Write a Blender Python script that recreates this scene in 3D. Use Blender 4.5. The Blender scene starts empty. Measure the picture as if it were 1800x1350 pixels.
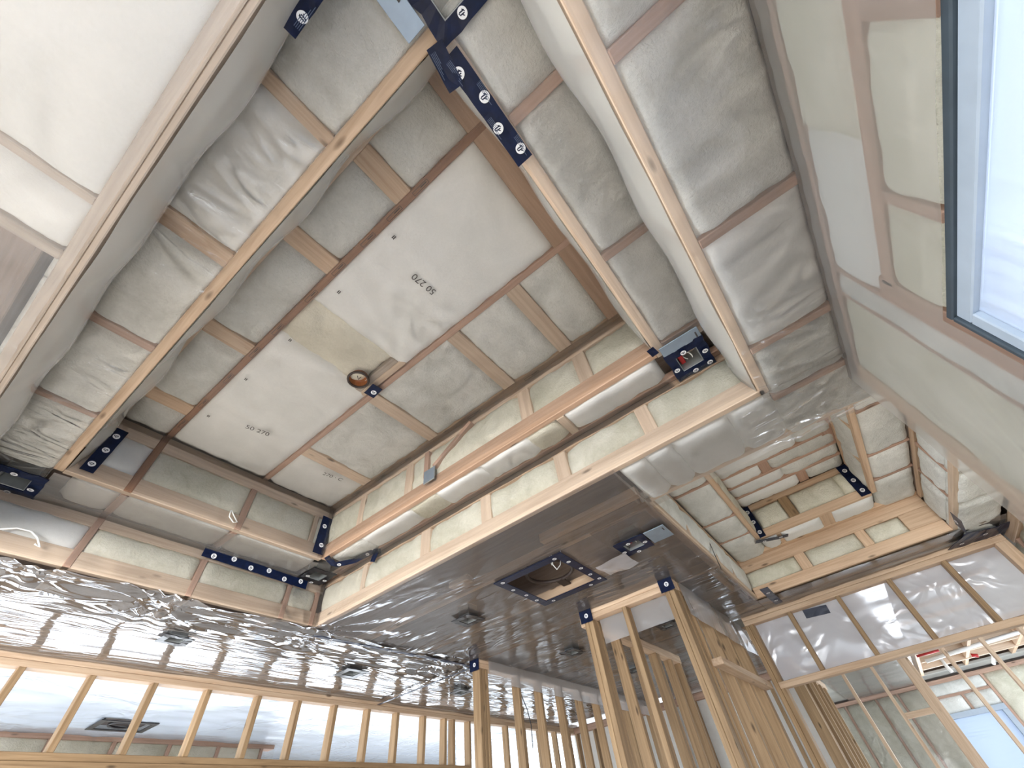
import bpy, math, random
from mathutils import Vector, Matrix, noise
random.seed(7)
C = bpy.context.scene.collection
sc = bpy.context.scene
# ---------------------------------------------------------------- camera
# unit "u" = distance from the lens up to the lower ceiling; S metres each
S = 1.25
ZC = 1.493                                   # lens height above the floor (m)
FP = 701.57                                  # focal length in pixels of the 1800 px frame
RX = Vector((0.61895327, -0.77794198, -0.10818099))
RY = Vector((0.55363349, 0.52982943, -0.64247236))
RZ = Vector((0.55712369, 0.33776774, 0.75863439))
cd = bpy.data.cameras.new('camera'); cam = bpy.data.objects.new('camera', cd); C.objects.link(cam)
M = Matrix((RX, -RY, -RZ)).transposed().to_4x4(); M.translation = (0, 0, ZC); cam.matrix_world = M
cd.sensor_width = 36; cd.lens = FP / 1800 * 36; cd.clip_start = .02; cd.clip_end = 200
sc.camera = cam
# ---------------------------------------------------------------- sky, daylight and added fill lamps
w = bpy.data.worlds.new('sky'); sc.world = w; w.use_nodes = True
bg = w.node_tree.nodes['Background']; bg.inputs[0].default_value = (.80, .90, 1, 1); bg.inputs[1].default_value = 2.6
def daylight(name, loc, rot, sx, sy, power, col=(.86, .93, 1)):
    l = bpy.data.lights.new(name, 'AREA'); l.shape = 'RECTANGLE'; l.size = sx; l.size_y = sy; l.energy = power; l.color = col
    o = bpy.data.objects.new(name, l); C.objects.link(o); o.location = loc; o.rotation_euler = rot; o['kind'] = 'helper'
    return o
vs = sc.view_settings; vs.view_transform = 'Standard'; vs.look = 'None'; vs.gamma = 1; vs.use_curve_mapping = False; vs.exposure = 0.6
cy = sc.cycles; cy.max_bounces = 9; cy.diffuse_bounces = 5; cy.glossy_bounces = 3; cy.transparent_max_bounces = 14
cy.caustics_reflective = False; cy.caustics_refractive = False; cy.use_denoising = True; cy.sample_clamp_indirect = 6
# daylight by window openings below the frame, plus two added fill lamps
daylight('daylight_side_room_windows', (.6 * S, 5.42 * S, .02 * S + ZC), (math.radians(-90), 0, 0), 4.6, 1.3, 62)
daylight('added_fill_side_room_end', (4.5 * S, 6.05 * S, -.1 * S + ZC), (math.radians(-90), 0, 0), 4.0, 1.3, 52)  # unseen lamp added to brighten the end of the side room
daylight('daylight_window_right', (-.3 * S, -.66 * S, .08 * S + ZC), (math.radians(90), 0, 0), 2.9, 1.1, 70, (1, .97, .92))
daylight('added_fill_behind', (-3.0 * S, -.72 * S, .05 * S + ZC), (math.radians(90), 0, math.radians(-22)), 3.0, 1.5, 430, (1, .985, .96))  # fill lamp added out of view to brighten the far step walls
sl = bpy.data.lights.new('sun', 'SUN'); sl.energy = 3.5; sl.angle = .15; sl.color = (1, .985, .96)
so = bpy.data.objects.new('sun', sl); C.objects.link(so); so.location = (-6, -2, 6); so.rotation_euler = Vector((.75, .25, -.62)).to_track_quat('-Z', 'Y').to_euler()
daylight('daylight_far_room_window', (9.4 * S, -.72 * S, .1 * S + ZC), (0, math.radians(90), 0), 1.2, .9, 40)

# ---------------------------------------------------------------- materials
def mat(name):
    m = bpy.data.materials.new(name); m.use_nodes = True; nt = m.node_tree; nt.nodes.clear()
    out = nt.nodes.new('ShaderNodeOutputMaterial')
    return m, nt, out
def nd(nt, t, **k):
    n = nt.nodes.new('ShaderNode' + t)
    for a, v in k.items():
        if a in n.inputs: n.inputs[a].default_value = v
        else: setattr(n, a, v)
    return n
def ramp(nt, stops):
    r = nt.nodes.new('ShaderNodeValToRGB'); e = r.color_ramp.elements
    while len(e) < len(stops): e.new(.5)
    for i, (p, c) in enumerate(stops): e[i].position = p; e[i].color = (*c, 1)
    return r
def wood(name, dark, light, rough=.65, knots=True):
    m, nt, out = mat(name); L = nt.links.new
    tc = nd(nt, 'TexCoord'); oi = nd(nt, 'ObjectInfo')
    off = nd(nt, 'VectorMath', operation='SCALE'); L(oi.outputs['Location'], off.inputs[0]); off.inputs['Scale'].default_value = 3.7
    add = nd(nt, 'VectorMath', operation='ADD'); L(tc.outputs['Object'], add.inputs[0]); L(off.outputs[0], add.inputs[1])
    mp = nd(nt, 'Mapping'); mp.inputs['Scale'].default_value = (1.2, 26, 26); L(add.outputs[0], mp.inputs[0])
    n1 = nd(nt, 'TexNoise', Scale=1.6, Detail=5, Roughness=.6, Distortion=.6); L(mp.outputs[0], n1.inputs['Vector'])
    r1 = ramp(nt, [(.28, dark), (.72, light)]); L(n1.outputs[0], r1.inputs[0])
    hs = nd(nt, 'HueSaturation'); L(r1.outputs[0], hs.inputs['Color'])
    mr = nd(nt, 'MapRange'); L(oi.outputs['Random'], mr.inputs[0]); mr.inputs[3].default_value = .84; mr.inputs[4].default_value = 1.12; L(mr.outputs[0], hs.inputs['Value'])
    col = hs.outputs[0]
    if knots:
        mk = nd(nt, 'Mapping'); mk.inputs['Scale'].default_value = (3.2, 11, 11); L(add.outputs[0], mk.inputs[0])
        v = nd(nt, 'TexVoronoi', Scale=1.0); L(mk.outputs[0], v.inputs['Vector'])
        rk = ramp(nt, [(.05, (1, 1, 1)), (.13, (0, 0, 0))]); L(v.outputs['Distance'], rk.inputs[0])
        mx = nd(nt, 'MixRGB', blend_type='MIX'); L(rk.outputs[0], mx.inputs[0]); L(col, mx.inputs[1]); mx.inputs[2].default_value = (*[d * .42 for d in dark], 1)
        col = mx.outputs[0]
    b = nd(nt, 'BsdfPrincipled', Roughness=rough); L(col, b.inputs['Base Color'])
    bp = nd(nt, 'Bump', Strength=.25, Distance=.004); L(n1.outputs[0], bp.inputs['Height']); L(bp.outputs[0], b.inputs['Normal'])
    L(b.outputs[0], out.inputs[0]); return m
def fibre(name, c0, c1, bump=.5, scale=7.):
    m, nt, out = mat(name); L = nt.links.new
    tc = nd(nt, 'TexCoord'); oi = nd(nt, 'ObjectInfo')
    add = nd(nt, 'VectorMath', operation='ADD'); L(tc.outputs['Object'], add.inputs[0]); L(oi.outputs['Location'], add.inputs[1])
    n1 = nd(nt, 'TexNoise', Scale=scale, Detail=6, Roughness=.62, Distortion=.8); L(add.outputs[0], n1.inputs['Vector'])
    n2 = nd(nt, 'TexNoise', Scale=85., Detail=4, Roughness=.7); L(add.outputs[0], n2.inputs['Vector'])
    n3 = nd(nt, 'TexNoise', Scale=2.3, Detail=2); L(add.outputs[0], n3.inputs['Vector'])
    mx = nd(nt, 'MixRGB', blend_type='MIX'); mx.inputs[0].default_value = .35; L(n1.outputs[0], mx.inputs[1]); L(n2.outputs[0], mx.inputs[2])
    m2 = nd(nt, 'MixRGB', blend_type='MIX'); m2.inputs[0].default_value = .4; L(mx.outputs[0], m2.inputs[1]); L(n3.outputs[0], m2.inputs[2])
    r = ramp(nt, [(.36, c0), (.60, c1)]); L(m2.outputs[0], r.inputs[0])
    hs = nd(nt, 'HueSaturation'); L(r.outputs[0], hs.inputs['Color'])
    mr = nd(nt, 'MapRange'); L(oi.outputs['Random'], mr.inputs[0]); mr.inputs[3].default_value = .93; mr.inputs[4].default_value = 1.05; L(mr.outputs[0], hs.inputs['Value'])
    b = nd(nt, 'BsdfPrincipled', Roughness=1.0); b.inputs['Specular IOR Level'].default_value = .05
    L(hs.outputs[0], b.inputs['Base Color'])
    bp = nd(nt, 'Bump', Strength=bump, Distance=.02); L(mx.outputs[0], bp.inputs['Height']); L(bp.outputs[0], b.inputs['Normal'])
    L(b.outputs[0], out.inputs[0]); return m
def film(name, milk=.10, ior=1.5, rough=.10, tint=(.93, .92, .91), bump=.5, scale=(5, 5, 5), dist=.012, milkcol=(.80, .80, .80), detail=2., patch=(.42, .62), back=.45):
    m, nt, out = mat(name); L = nt.links.new
    tc = nd(nt, 'TexCoord')
    mp = nd(nt, 'Mapping'); mp.inputs['Scale'].default_value = scale; L(tc.outputs['Object'], mp.inputs[0])
    n1 = nd(nt, 'TexNoise', Scale=1.0, Detail=detail, Roughness=.5, Distortion=1.0); L(mp.outputs[0], n1.inputs['Vector'])
    r = ramp(nt, [(.36, (0, 0, 0)), (.5, (1, 1, 1)), (.64, (0, 0, 0))]); r.color_ramp.interpolation = 'EASE'; L(n1.outputs[0], r.inputs[0])
    n2_ = nd(nt, 'TexNoise', Scale=1.3, Detail=2); L(tc.outputs['Object'], n2_.inputs['Vector']); n2 = ramp(nt, [(patch[0], (.06, .06, .06)), (patch[1], (1, 1, 1))]); L(n2_.outputs[0], n2.inputs[0])
    mx = nd(nt, 'MixRGB', blend_type='MULTIPLY'); mx.inputs[0].default_value = 1; L(r.outputs[0], mx.inputs[1]); L(n2.outputs[0], mx.inputs[2])
    bp = nd(nt, 'Bump', Strength=bump, Distance=dist); L(mx.outputs[0], bp.inputs['Height'])
    gl = nd(nt, 'BsdfGlossy', Roughness=rough); gl.inputs['Color'].default_value = (.96, .97, 1, 1); L(bp.outputs[0], gl.inputs['Normal'])
    tr = nd(nt, 'BsdfTransparent'); tr.inputs[0].default_value = (*tint, 1)
    df = nd(nt, 'BsdfDiffuse'); df.inputs[0].default_value = (*milkcol, 1); L(bp.outputs[0], df.inputs['Normal'])
    tl = nd(nt, 'BsdfTranslucent'); tl.inputs[0].default_value = (*milkcol, 1)
    mm = nd(nt, 'MixShader'); mm.inputs[0].default_value = back; L(df.outputs[0], mm.inputs[1]); L(tl.outputs[0], mm.inputs[2])
    body = nd(nt, 'MixShader'); body.inputs[0].default_value = milk; L(tr.outputs[0], body.inputs[1]); L(mm.outputs[0], body.inputs[2])
    fr = nd(nt, 'Fresnel'); fr.inputs['IOR'].default_value = ior; L(bp.outputs[0], fr.inputs['Normal'])
    fin = nd(nt, 'MixShader'); L(fr.outputs[0], fin.inputs[0]); L(body.outputs[0], fin.inputs[1]); L(gl.outputs[0], fin.inputs[2])
    L(fin.outputs[0], out.inputs[0]); return m
def plain(name, col, rough=.5, metal=0., noise_amt=.12, scale=14., spec=.5, emit=None):
    m, nt, out = mat(name); L = nt.links.new
    tc = nd(nt, 'TexCoord'); n = nd(nt, 'TexNoise', Scale=scale, Detail=3); L(tc.outputs['Object'], n.inputs['Vector'])
    r = ramp(nt, [(.3, [c * (1 - noise_amt) for c in col]), (.7, [min(1, c * (1 + noise_amt)) for c in col])]); L(n.outputs[0], r.inputs[0])
    b = nd(nt, 'BsdfPrincipled', Roughness=rough, Metallic=metal); b.inputs['Specular IOR Level'].default_value = spec
    L(r.outputs[0], b.inputs['Base Color'])
    bp = nd(nt, 'Bump', Strength=.2, Distance=.004); L(n.outputs[0], bp.inputs['Height']); L(bp.outputs[0], b.inputs['Normal'])
    L(b.outputs[0], out.inputs[0]); return m
MT = dict(
    pine=wood('pine_lumber', (.50, .33, .21), (.74, .56, .40)),
    pale=wood('pale_lumber', (.55, .41, .30), (.78, .63, .49)),
    stud=wood('golden_stud', (.235, .145, .072), (.45, .305, .17)),
    red=wood('reddish_lumber', (.38, .235, .17), (.58, .39, .30)),
    tan=wood('tan_lumber', (.36, .225, .145), (.55, .37, .26)),
    brown=wood('brown_chord', (.20, .10, .055), (.40, .215, .13)),
    grey=wood('grey_lumber', (.40, .33, .27), (.60, .51, .43)),
    deck=wood('roof_deck_wood', (.20, .15, .12), (.32, .25, .21), knots=False),
    ply=wood('subfloor_plywood', (.50, .45, .39), (.66, .60, .53), knots=False),
    white=fibre('white_fibreglass', (.62, .63, .595), (.86, .87, .84), bump=.9),
    smooth=fibre('smooth_white_fibreglass', (.76, .775, .76), (.88, .89, .88), bump=.22, scale=4.),
    green=fibre('pale_green_fibreglass', (.60, .585, .46), (.86, .84, .73), bump=1.),
    cream=fibre('cream_fibreglass', (.60, .57, .47), (.80, .77, .66), bump=.8, scale=5.),
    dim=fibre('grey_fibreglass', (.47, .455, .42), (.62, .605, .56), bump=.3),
    clear=film('clear_poly_film', milk=.05, ior=1.26, rough=.09, scale=(3, 3, 3), bump=.4, dist=.018, patch=(.5, .66)),
    crinkle=film('crinkled_clear_film', milk=.06, ior=1.36, rough=.07, scale=(3, 7, 3), bump=.55, dist=.022, patch=(.44, .60)),
    flap=film('whitish_film_flap', milk=.5, ior=1.5, rough=.15, scale=(3, 3, 3), bump=.3, milkcol=(.80, .79, .80)),
    soft=film('soft_poly_film', milk=.14, ior=1.25, rough=.22, scale=(3, 3, 3), bump=.15, milkcol=(.86, .88, .90)),
    drape=film('draped_poly_film', milk=.55, back=.2, ior=1.35, rough=.2, scale=(2, 2, 2), bump=.12, milkcol=(.86, .855, .82)),
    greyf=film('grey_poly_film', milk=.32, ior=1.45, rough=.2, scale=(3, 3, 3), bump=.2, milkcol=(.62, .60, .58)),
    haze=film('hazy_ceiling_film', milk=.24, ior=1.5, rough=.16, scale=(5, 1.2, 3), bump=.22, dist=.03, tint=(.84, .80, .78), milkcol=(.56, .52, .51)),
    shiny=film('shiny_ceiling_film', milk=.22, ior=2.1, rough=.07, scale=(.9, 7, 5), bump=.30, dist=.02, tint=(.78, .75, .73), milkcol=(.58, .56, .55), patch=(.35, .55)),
    gloss=film('glossy_white_film', milk=.14, ior=1.34, rough=.08, scale=(7, 3, 4), bump=.45, patch=(.46, .62), dist=.02, milkcol=(.82, .81, .82)),
    wallf=film('milky_wall_film', milk=.26, ior=1.3, rough=.3, scale=(3, 3, 3), bump=.15, milkcol=(.84, .83, .80)),
    silver=film('silvery_wall_film', milk=.72, ior=1.7, rough=.20, scale=(1.5, 2.5, 3), bump=.4, dist=.03, milkcol=(.74, .73, .78)),
    bright=film('bright_ceiling_film', milk=.88, ior=1.4, rough=.25, scale=(3, 3, 3), bump=.3, milkcol=(.70, .79, .93)),
    pane=film('frosted_pane_film', milk=.72, ior=1.3, rough=.3, scale=(6, .7, .7), bump=.3, tint=(.56, .64, .76), milkcol=(.72, .79, .90)),
    navy=plain('navy_tape', (.004, .009, .034), .30, noise_amt=.35, scale=30, spec=.22),
    tapegrey=plain('grey_blue_tape', (.05, .06, .09), .4, spec=.3),
    logo=plain('white_print', (.80, .82, .85), .5, noise_amt=.03),
    fine=plain('pale_blue_print', (.07, .10, .17), .5, noise_amt=.03),
    ink=plain('black_ink', (.05, .045, .045), .8, noise_amt=.2),
    black=plain('black_plastic', (.012, .012, .016), .35),
    dark=plain('dark_brown_plastic', (.035, .022, .018), .5),
    steel=plain('galvanised_steel', (.27, .34, .43), .42, metal=.55, noise_amt=.08),
    zinc=plain('ribbed_zinc', (.33, .35, .35), .45, metal=.6),
    copper=plain('orange_brown_can', (.30, .10, .028), .5, metal=.0, noise_amt=.25, scale=18),
    redp=plain('red_plastic', (.45, .02, .02), .45),
    whitep=plain('white_plastic', (.82, .83, .82), .4, noise_amt=.03),
    gasket=plain('dark_gasket', (.05, .07, .09), .6),
    frame=plain('blue_white_vinyl', (.42, .50, .60), .45, noise_amt=.05),
    ground=plain('pale_ground', (.42, .42, .40), .9, scale=2),
)

# ---------------------------------------------------------------- helpers (coordinates in u)
def W(p): return Vector((p[0] * S, p[1] * S, p[2] * S + ZC))
WORLD = {}
def link(name, me, parent=None, mw=None):
    o = bpy.data.objects.new(name, me); C.objects.link(o); mw = mw or Matrix.Identity(4)
    o.matrix_world = mw; WORLD[o.name] = mw.copy()
    if parent is not None:
        o.parent = parent; o.matrix_parent_inverse = WORLD[parent.name].inverted()
    return o
def tag(o, label, cat, kind=None, group=None):
    o['label'] = label; o['category'] = cat
    if kind: o['kind'] = kind
    if group: o['group'] = group
    return o
def thing(name, label, cat, loc, kind=None, group=None):
    o = bpy.data.objects.new(name, None); C.objects.link(o); o.location = W(loc); o.empty_display_size = .05
    WORLD[o.name] = Matrix.Translation(o.location); tag(o, label, cat, kind, group); return o
def struct(name, label, cat, loc): return thing(name, label, cat, loc, 'structure')
AX = {0: Matrix.Identity(3), 1: Matrix(((0, -1, 0), (1, 0, 0), (0, 0, 1))), 2: Matrix(((0, 0, 1), (0, 1, 0), (-1, 0, 0)))}
def chamfer_box(hx, hy, hz, c):
    h = (hx, hy, hz); vs_, fs = [], []; idx = {}
    for a in range(3):
        o1, o2 = [k for k in range(3) if k != a]
        for s in (-1, 1):
            q = []
            for s1, s2 in ((-1, -1), (1, -1), (1, 1), (-1, 1)):
                v = [0, 0, 0]; v[a] = s * h[a]; v[o1] = s1 * (h[o1] - c); v[o2] = s2 * (h[o2] - c)
                sg = [0, 0, 0]; sg[a] = s; sg[o1] = s1; sg[o2] = s2
                idx[(a, *sg)] = len(vs_); q.append(len(vs_)); vs_.append(v)
            fs.append(q)
    for a in range(3):
        for b in range(a + 1, 3):
            c_ = 3 - a - b
            for sa in (-1, 1):
                for sb in (-1, 1):
                    q = []
                    for ax, sc_ in ((a, -1), (b, -1), (b, 1), (a, 1)):
                        sg = [0, 0, 0]; sg[a] = sa; sg[b] = sb; sg[c_] = sc_; q.append(idx[(ax, *sg)])
                    fs.append(q)
    for sx in (-1, 1):
        for sy in (-1, 1):
            for sz in (-1, 1): fs.append([idx[(k, sx, sy, sz)] for k in range(3)])
    # consistent outward normals
    out = []
    for f in fs:
        p = [Vector(vs_[i]) for i in f]; n = (p[1] - p[0]).cross(p[2] - p[0]); c0 = sum(p, Vector()) / len(p)
        out.append(f if n.dot(c0) > 0 else f[::-1])
    return vs_, out
_boxes = {}
def box_mesh(dx, dy, dz, m, c=.003):
    k = (round(dx, 4), round(dy, 4), round(dz, 4), m, c)
    if k not in _boxes:
        c2 = min(c, dx * .3, dy * .3, dz * .3)
        v, f = chamfer_box(dx / 2, dy / 2, dz / 2, c2); me = bpy.data.meshes.new('piece'); me.from_pydata(v, [], f); me.materials.append(MT[m]); _boxes[k] = me
    return _boxes[k]
def ab(parent, name, X, Y, Z, m, c=.003, wob=0.):
    """axis-aligned board between X, Y, Z ranges (u); its grain runs along its longest side"""
    d = [(X[1] - X[0]) * S, (Y[1] - Y[0]) * S, (Z[1] - Z[0]) * S]; a = max(range(3), key=lambda i: d[i]); R = AX[a]
    l = [abs(sum(R[i][k] * d[i] for i in range(3))) for k in range(3)]
    mw = R.to_4x4(); mw.translation = W(((X[0] + X[1]) / 2, (Y[0] + Y[1]) / 2, (Z[0] + Z[1]) / 2))
    return link(name, box_mesh(*l, m, c), parent, mw)
def bar(parent, name, a, b, wdir, wd, th, m):
    A, B = W(a), W(b); x = (B - A).normalized(); y = Vector(wdir); y = (y - x * y.dot(x)).normalized(); z = x.cross(y)
    mw = Matrix((x, y, z)).transposed().to_4x4(); mw.translation = (A + B) / 2
    return link(name, box_mesh((B - A).length, wd * S, th * S, m), parent, mw)
FR = {'-z': ((1, 0, 0), (0, -1, 0)), '-x': ((0, -1, 0), (0, 0, 1)), '-y': ((1, 0, 0), (0, 0, 1)), '+y': ((-1, 0, 0), (0, 0, 1)), '+x': ((0, 1, 0), (0, 0, 1))}
def frame(n):
    u, v = map(Vector, FR[n]); return u, v, u.cross(v)
_bn = [0]
def batt(parent, n, P, Q, plane, m='white', puff=.013, over=.012, depth=.05, rough=.006, name='insulation_batt', res=.022):
    """puffed insulation batt; n = side it shows, P and Q = ranges along the two in-plane world axes (ascending), plane = face position"""
    u, v, N = frame(n); ax = 'xyz'.index(n[1]); oth = [k for k in range(3) if k != ax]
    lo = [0, 0, 0]; hi = [0, 0, 0]; lo[ax] = hi[ax] = plane
    lo[oth[0]], hi[oth[0]] = P[0] - over, P[1] + over; lo[oth[1]], hi[oth[1]] = Q[0] - over, Q[1] + over
    ctr = [(a + b) / 2 for a, b in zip(lo, hi)]
    lu = abs(sum(u[k] * (hi[k] - lo[k]) for k in range(3))); lv = abs(sum(v[k] * (hi[k] - lo[k]) for k in range(3)))
    nu = max(6, min(60, int(lu / res))); nv = max(6, min(60, int(lv / res))); _bn[0] += 1; sd = Vector((_bn[0] * 7.31, _bn[0] * 3.17, _bn[0] * 1.7))
    V, F = [], []
    def co(i, n_, l):           # denser rows next to the edges
        t = i / n_; t = .5 - .5 * math.cos(math.pi * t) if n_ < 9 else t
        return (t - .5) * l
    for j in range(nv + 1):
        for i in range(nu + 1):
            a = co(i, nu, lu); b = co(j, nv, lv); e = min(lu / 2 - abs(a), lv / 2 - abs(b))
            k = min(1, max(0, e / min(.060, lu * .3, lv * .3))); k = 1 - (1 - k) ** 2; kc = min(1, max(0, (math.hypot(lu / 2 - abs(a), lv / 2 - abs(b)) - .004) / .05)); k *= .55 + .45 * kc
            nz = noise.fractal(Vector((a * 9, b * 9, 0)) + sd, .9, 2, 4); n2 = noise.noise(Vector((a * 26, b * 26, 3)) + sd)
            n3 = noise.noise(Vector((a * 17, b * 17, 7)) + sd); fold = max(0, 1 - abs(noise.noise(Vector((a * 5 + n3 * .3, b * 7, 11)) + sd)) * 5)
            h = puff * (k * 1.6 - .6) - .022 * (1 - k) ** 2 + nz * rough * (.4 + .6 * k) + n2 * rough * .35 + n3 * .011 * (1 - k) - fold * rough * .8
            V.append(((a + n2 * .004 * (1 - k)) * S, (b + nz * .004 * (1 - k)) * S, h * S))
    for j in range(nv):
        for i in range(nu):
            q = j * (nu + 1) + i; F.append((q, q + 1, q + nu + 2, q + nu + 1))
    ring = [i for i in range(nu + 1)] + [j * (nu + 1) + nu for j in range(1, nv + 1)] + [nv * (nu + 1) + i for i in range(nu - 1, -1, -1)] + [j * (nu + 1) for j in range(nv - 1, 0, -1)]
    base = len(V)
    for r in ring: V.append((V[r][0], V[r][1], -depth * S))
    for k in range(len(ring)):
        k2 = (k + 1) % len(ring); F.append((ring[k2], ring[k], base + k, base + k2))
    F.append([base + k for k in range(len(ring))][::-1])
    me = bpy.data.meshes.new(name); me.from_pydata(V, [], F); me.materials.append(MT[m])
    me.polygons.foreach_set('use_smooth', [True] * len(F))
    mw = Matrix((u, v, N)).transposed().to_4x4(); mw.translation = W(ctr)
    return link(name, me, parent, mw)
def flat(name, parent, o, u, v, quads, m, thick=.0):
    """polygons in a plane: o origin (u), axes u, v; quads = lists of (a,b)"""
    V, F = [], []
    for q in quads:
        F.append(list(range(len(V), len(V) + len(q)))); V += [(a * S, b * S, 0) for a, b in q]
    me = bpy.data.meshes.new(name); me.from_pydata(V, [], F); me.materials.append(MT[m])
    u = Vector(u).normalized(); v = Vector(v).normalized(); n = u.cross(v)
    mw = Matrix((u, v, n)).transposed().to_4x4(); mw.translation = W(o)
    return link(name, me, parent, mw)
def lines(n, lo, hi, step, holes):
    pts = [lo + (hi - lo) * i / max(2, int((hi - lo) / step)) for i in range(max(2, int((hi - lo) / step)) + 1)]
    for h in holes:
        pts = [p for p in pts if abs(p - h) > step * .3 or p in (lo, hi)] + [h]
    return sorted(pts)
def sheet(name, label, n, P, Q, plane, m, step=.03, disp=None, holes=(), edge=0., cat='plastic sheet'):
    """one plastic film: grid in the plane with normal n, pushed along n by disp(p, q) (u)"""
    ax = 'xyz'.index(n[1]); sg = -1 if n[0] == '-' else 1; oth = [k for k in range(3) if k != ax]
    A = lines(0, P[0], P[1], step, [h for r in holes for h in r[:2]]); B = lines(0, Q[0], Q[1], step, [h for r in holes for h in r[2:]])
    ctr = [0, 0, 0]; ctr[ax] = plane; ctr[oth[0]] = (P[0] + P[1]) / 2; ctr[oth[1]] = (Q[0] + Q[1]) / 2; c = W(ctr)
    V, F = [], []
    for b in B:
        for a in A:
            p = [0, 0, 0]; p[ax] = plane + sg * (disp(a, b) if disp else 0); p[oth[0]] = a; p[oth[1]] = b; V.append(W(p) - c)
    na = len(A)
    for j in range(len(B) - 1):
        for i in range(na - 1):
            ca, cb = (A[i] + A[i + 1]) / 2, (B[j] + B[j + 1]) / 2
            if any(h[0] < ca < h[1] and h[2] < cb < h[3] for h in holes): continue
            q = j * na + i; f = (q, q + 1, q + na + 1, q + na); F.append(f)
    me = bpy.data.meshes.new(name); me.from_pydata(V, [], F); me.materials.append(MT[m]); me.polygons.foreach_set('use_smooth', [True] * len(F))
    # normals towards n
    if len(F):
        f = F[0]; nn = (V[f[1]] - V[f[0]]).cross(V[f[2]] - V[f[0]])
        if nn[ax] * sg < 0: me.flip_normals()
    o = bpy.data.objects.new(name, me); C.objects.link(o); o.location = c; tag(o, label, cat); return o
def ridge(p, q, fx, fy, sd=0.):
    v = noise.noise(Vector((p * fx, q * fy, sd))); return (1 - abs(v) * 2.2)
def star(p, q, cx, cy, n, r0, ph=0.):
    dx, dy = p - cx, q - cy; r = math.hypot(dx, dy) + 1e-4; return math.cos(n * math.atan2(dy, dx) + ph) * math.exp(-r / r0) * min(1, r / .13)
T2, W4, W6 = .0304, .0712, .112
Z0, Z1, Z2 = 1.0, 1.255, 1.59
TR = (.205, .705, 1.185)                         # trusses over the tray
XA, XB, YA, YB = -.265, 1.40, -.195, 2.48        # lower opening of the tray
IA, IB, JA, JB = -.030, 1.20, .030, 2.24         # upper opening of the tray
FL = -ZC / S
#PART2
def ray(px, py):
    d = Vector(((px - 900) / FP, (py - 675) / FP, 1)); return RX * d.x + RY * d.y + RZ * d.z
def Pz(px, py, z): r = ray(px, py); return r * (z / r.z)
def Px(px, py, x): r = ray(px, py); return r * (x / r.x)
def Py(px, py, y): r = ray(px, py); return r * (y / r.y)
_logo = []
def logo_mesh():
    if not _logo:
        r = .0135 * S; V, F, mi = [], [], []
        V += [(r * math.cos(k * math.pi / 10), r * math.sin(k * math.pi / 10), 0) for k in range(20)]; F.append(list(range(20))); mi.append(0)
        def poly(pts):
            F.append(list(range(len(V), len(V) + len(pts)))); mi.append(1); V.extend([(x * r, y * r, .0004) for x, y in pts])
        poly([(-.55, .30), (.05, .62), (.12, .46), (-.45, .14)]); poly([(-.30, .55), (-.08, .50), (-.22, -.62), (-.42, -.50)])
        poly([(.10, .40), (.30, .36), (.20, -.50), (0, -.46)]); poly([(.18, -.05), (.58, .22), (.62, .05), (.2, -.25)]); poly([(-.35, -.62), (.20, -.42), (.24, -.58), (-.28, -.76)])
        me = bpy.data.meshes.new('printed_logo'); me.from_pydata(V, [], F); me.materials.append(MT['logo']); me.materials.append(MT['navy'])
        me.polygons.foreach_set('material_index', mi); _logo.append(me)
    return _logo[0]
def put_logo(parent, p, t, n, sc_=1.):
    t = Vector(t).normalized(); n = Vector(n).normalized(); s = n.cross(t).normalized()
    mw = Matrix((t, s, n)).transposed().to_4x4() @ Matrix.Diagonal((sc_, sc_, 1, 1)); mw.translation = W(p) + n * .003
    return link('printed_logo', logo_mesh(), parent, mw)
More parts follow.
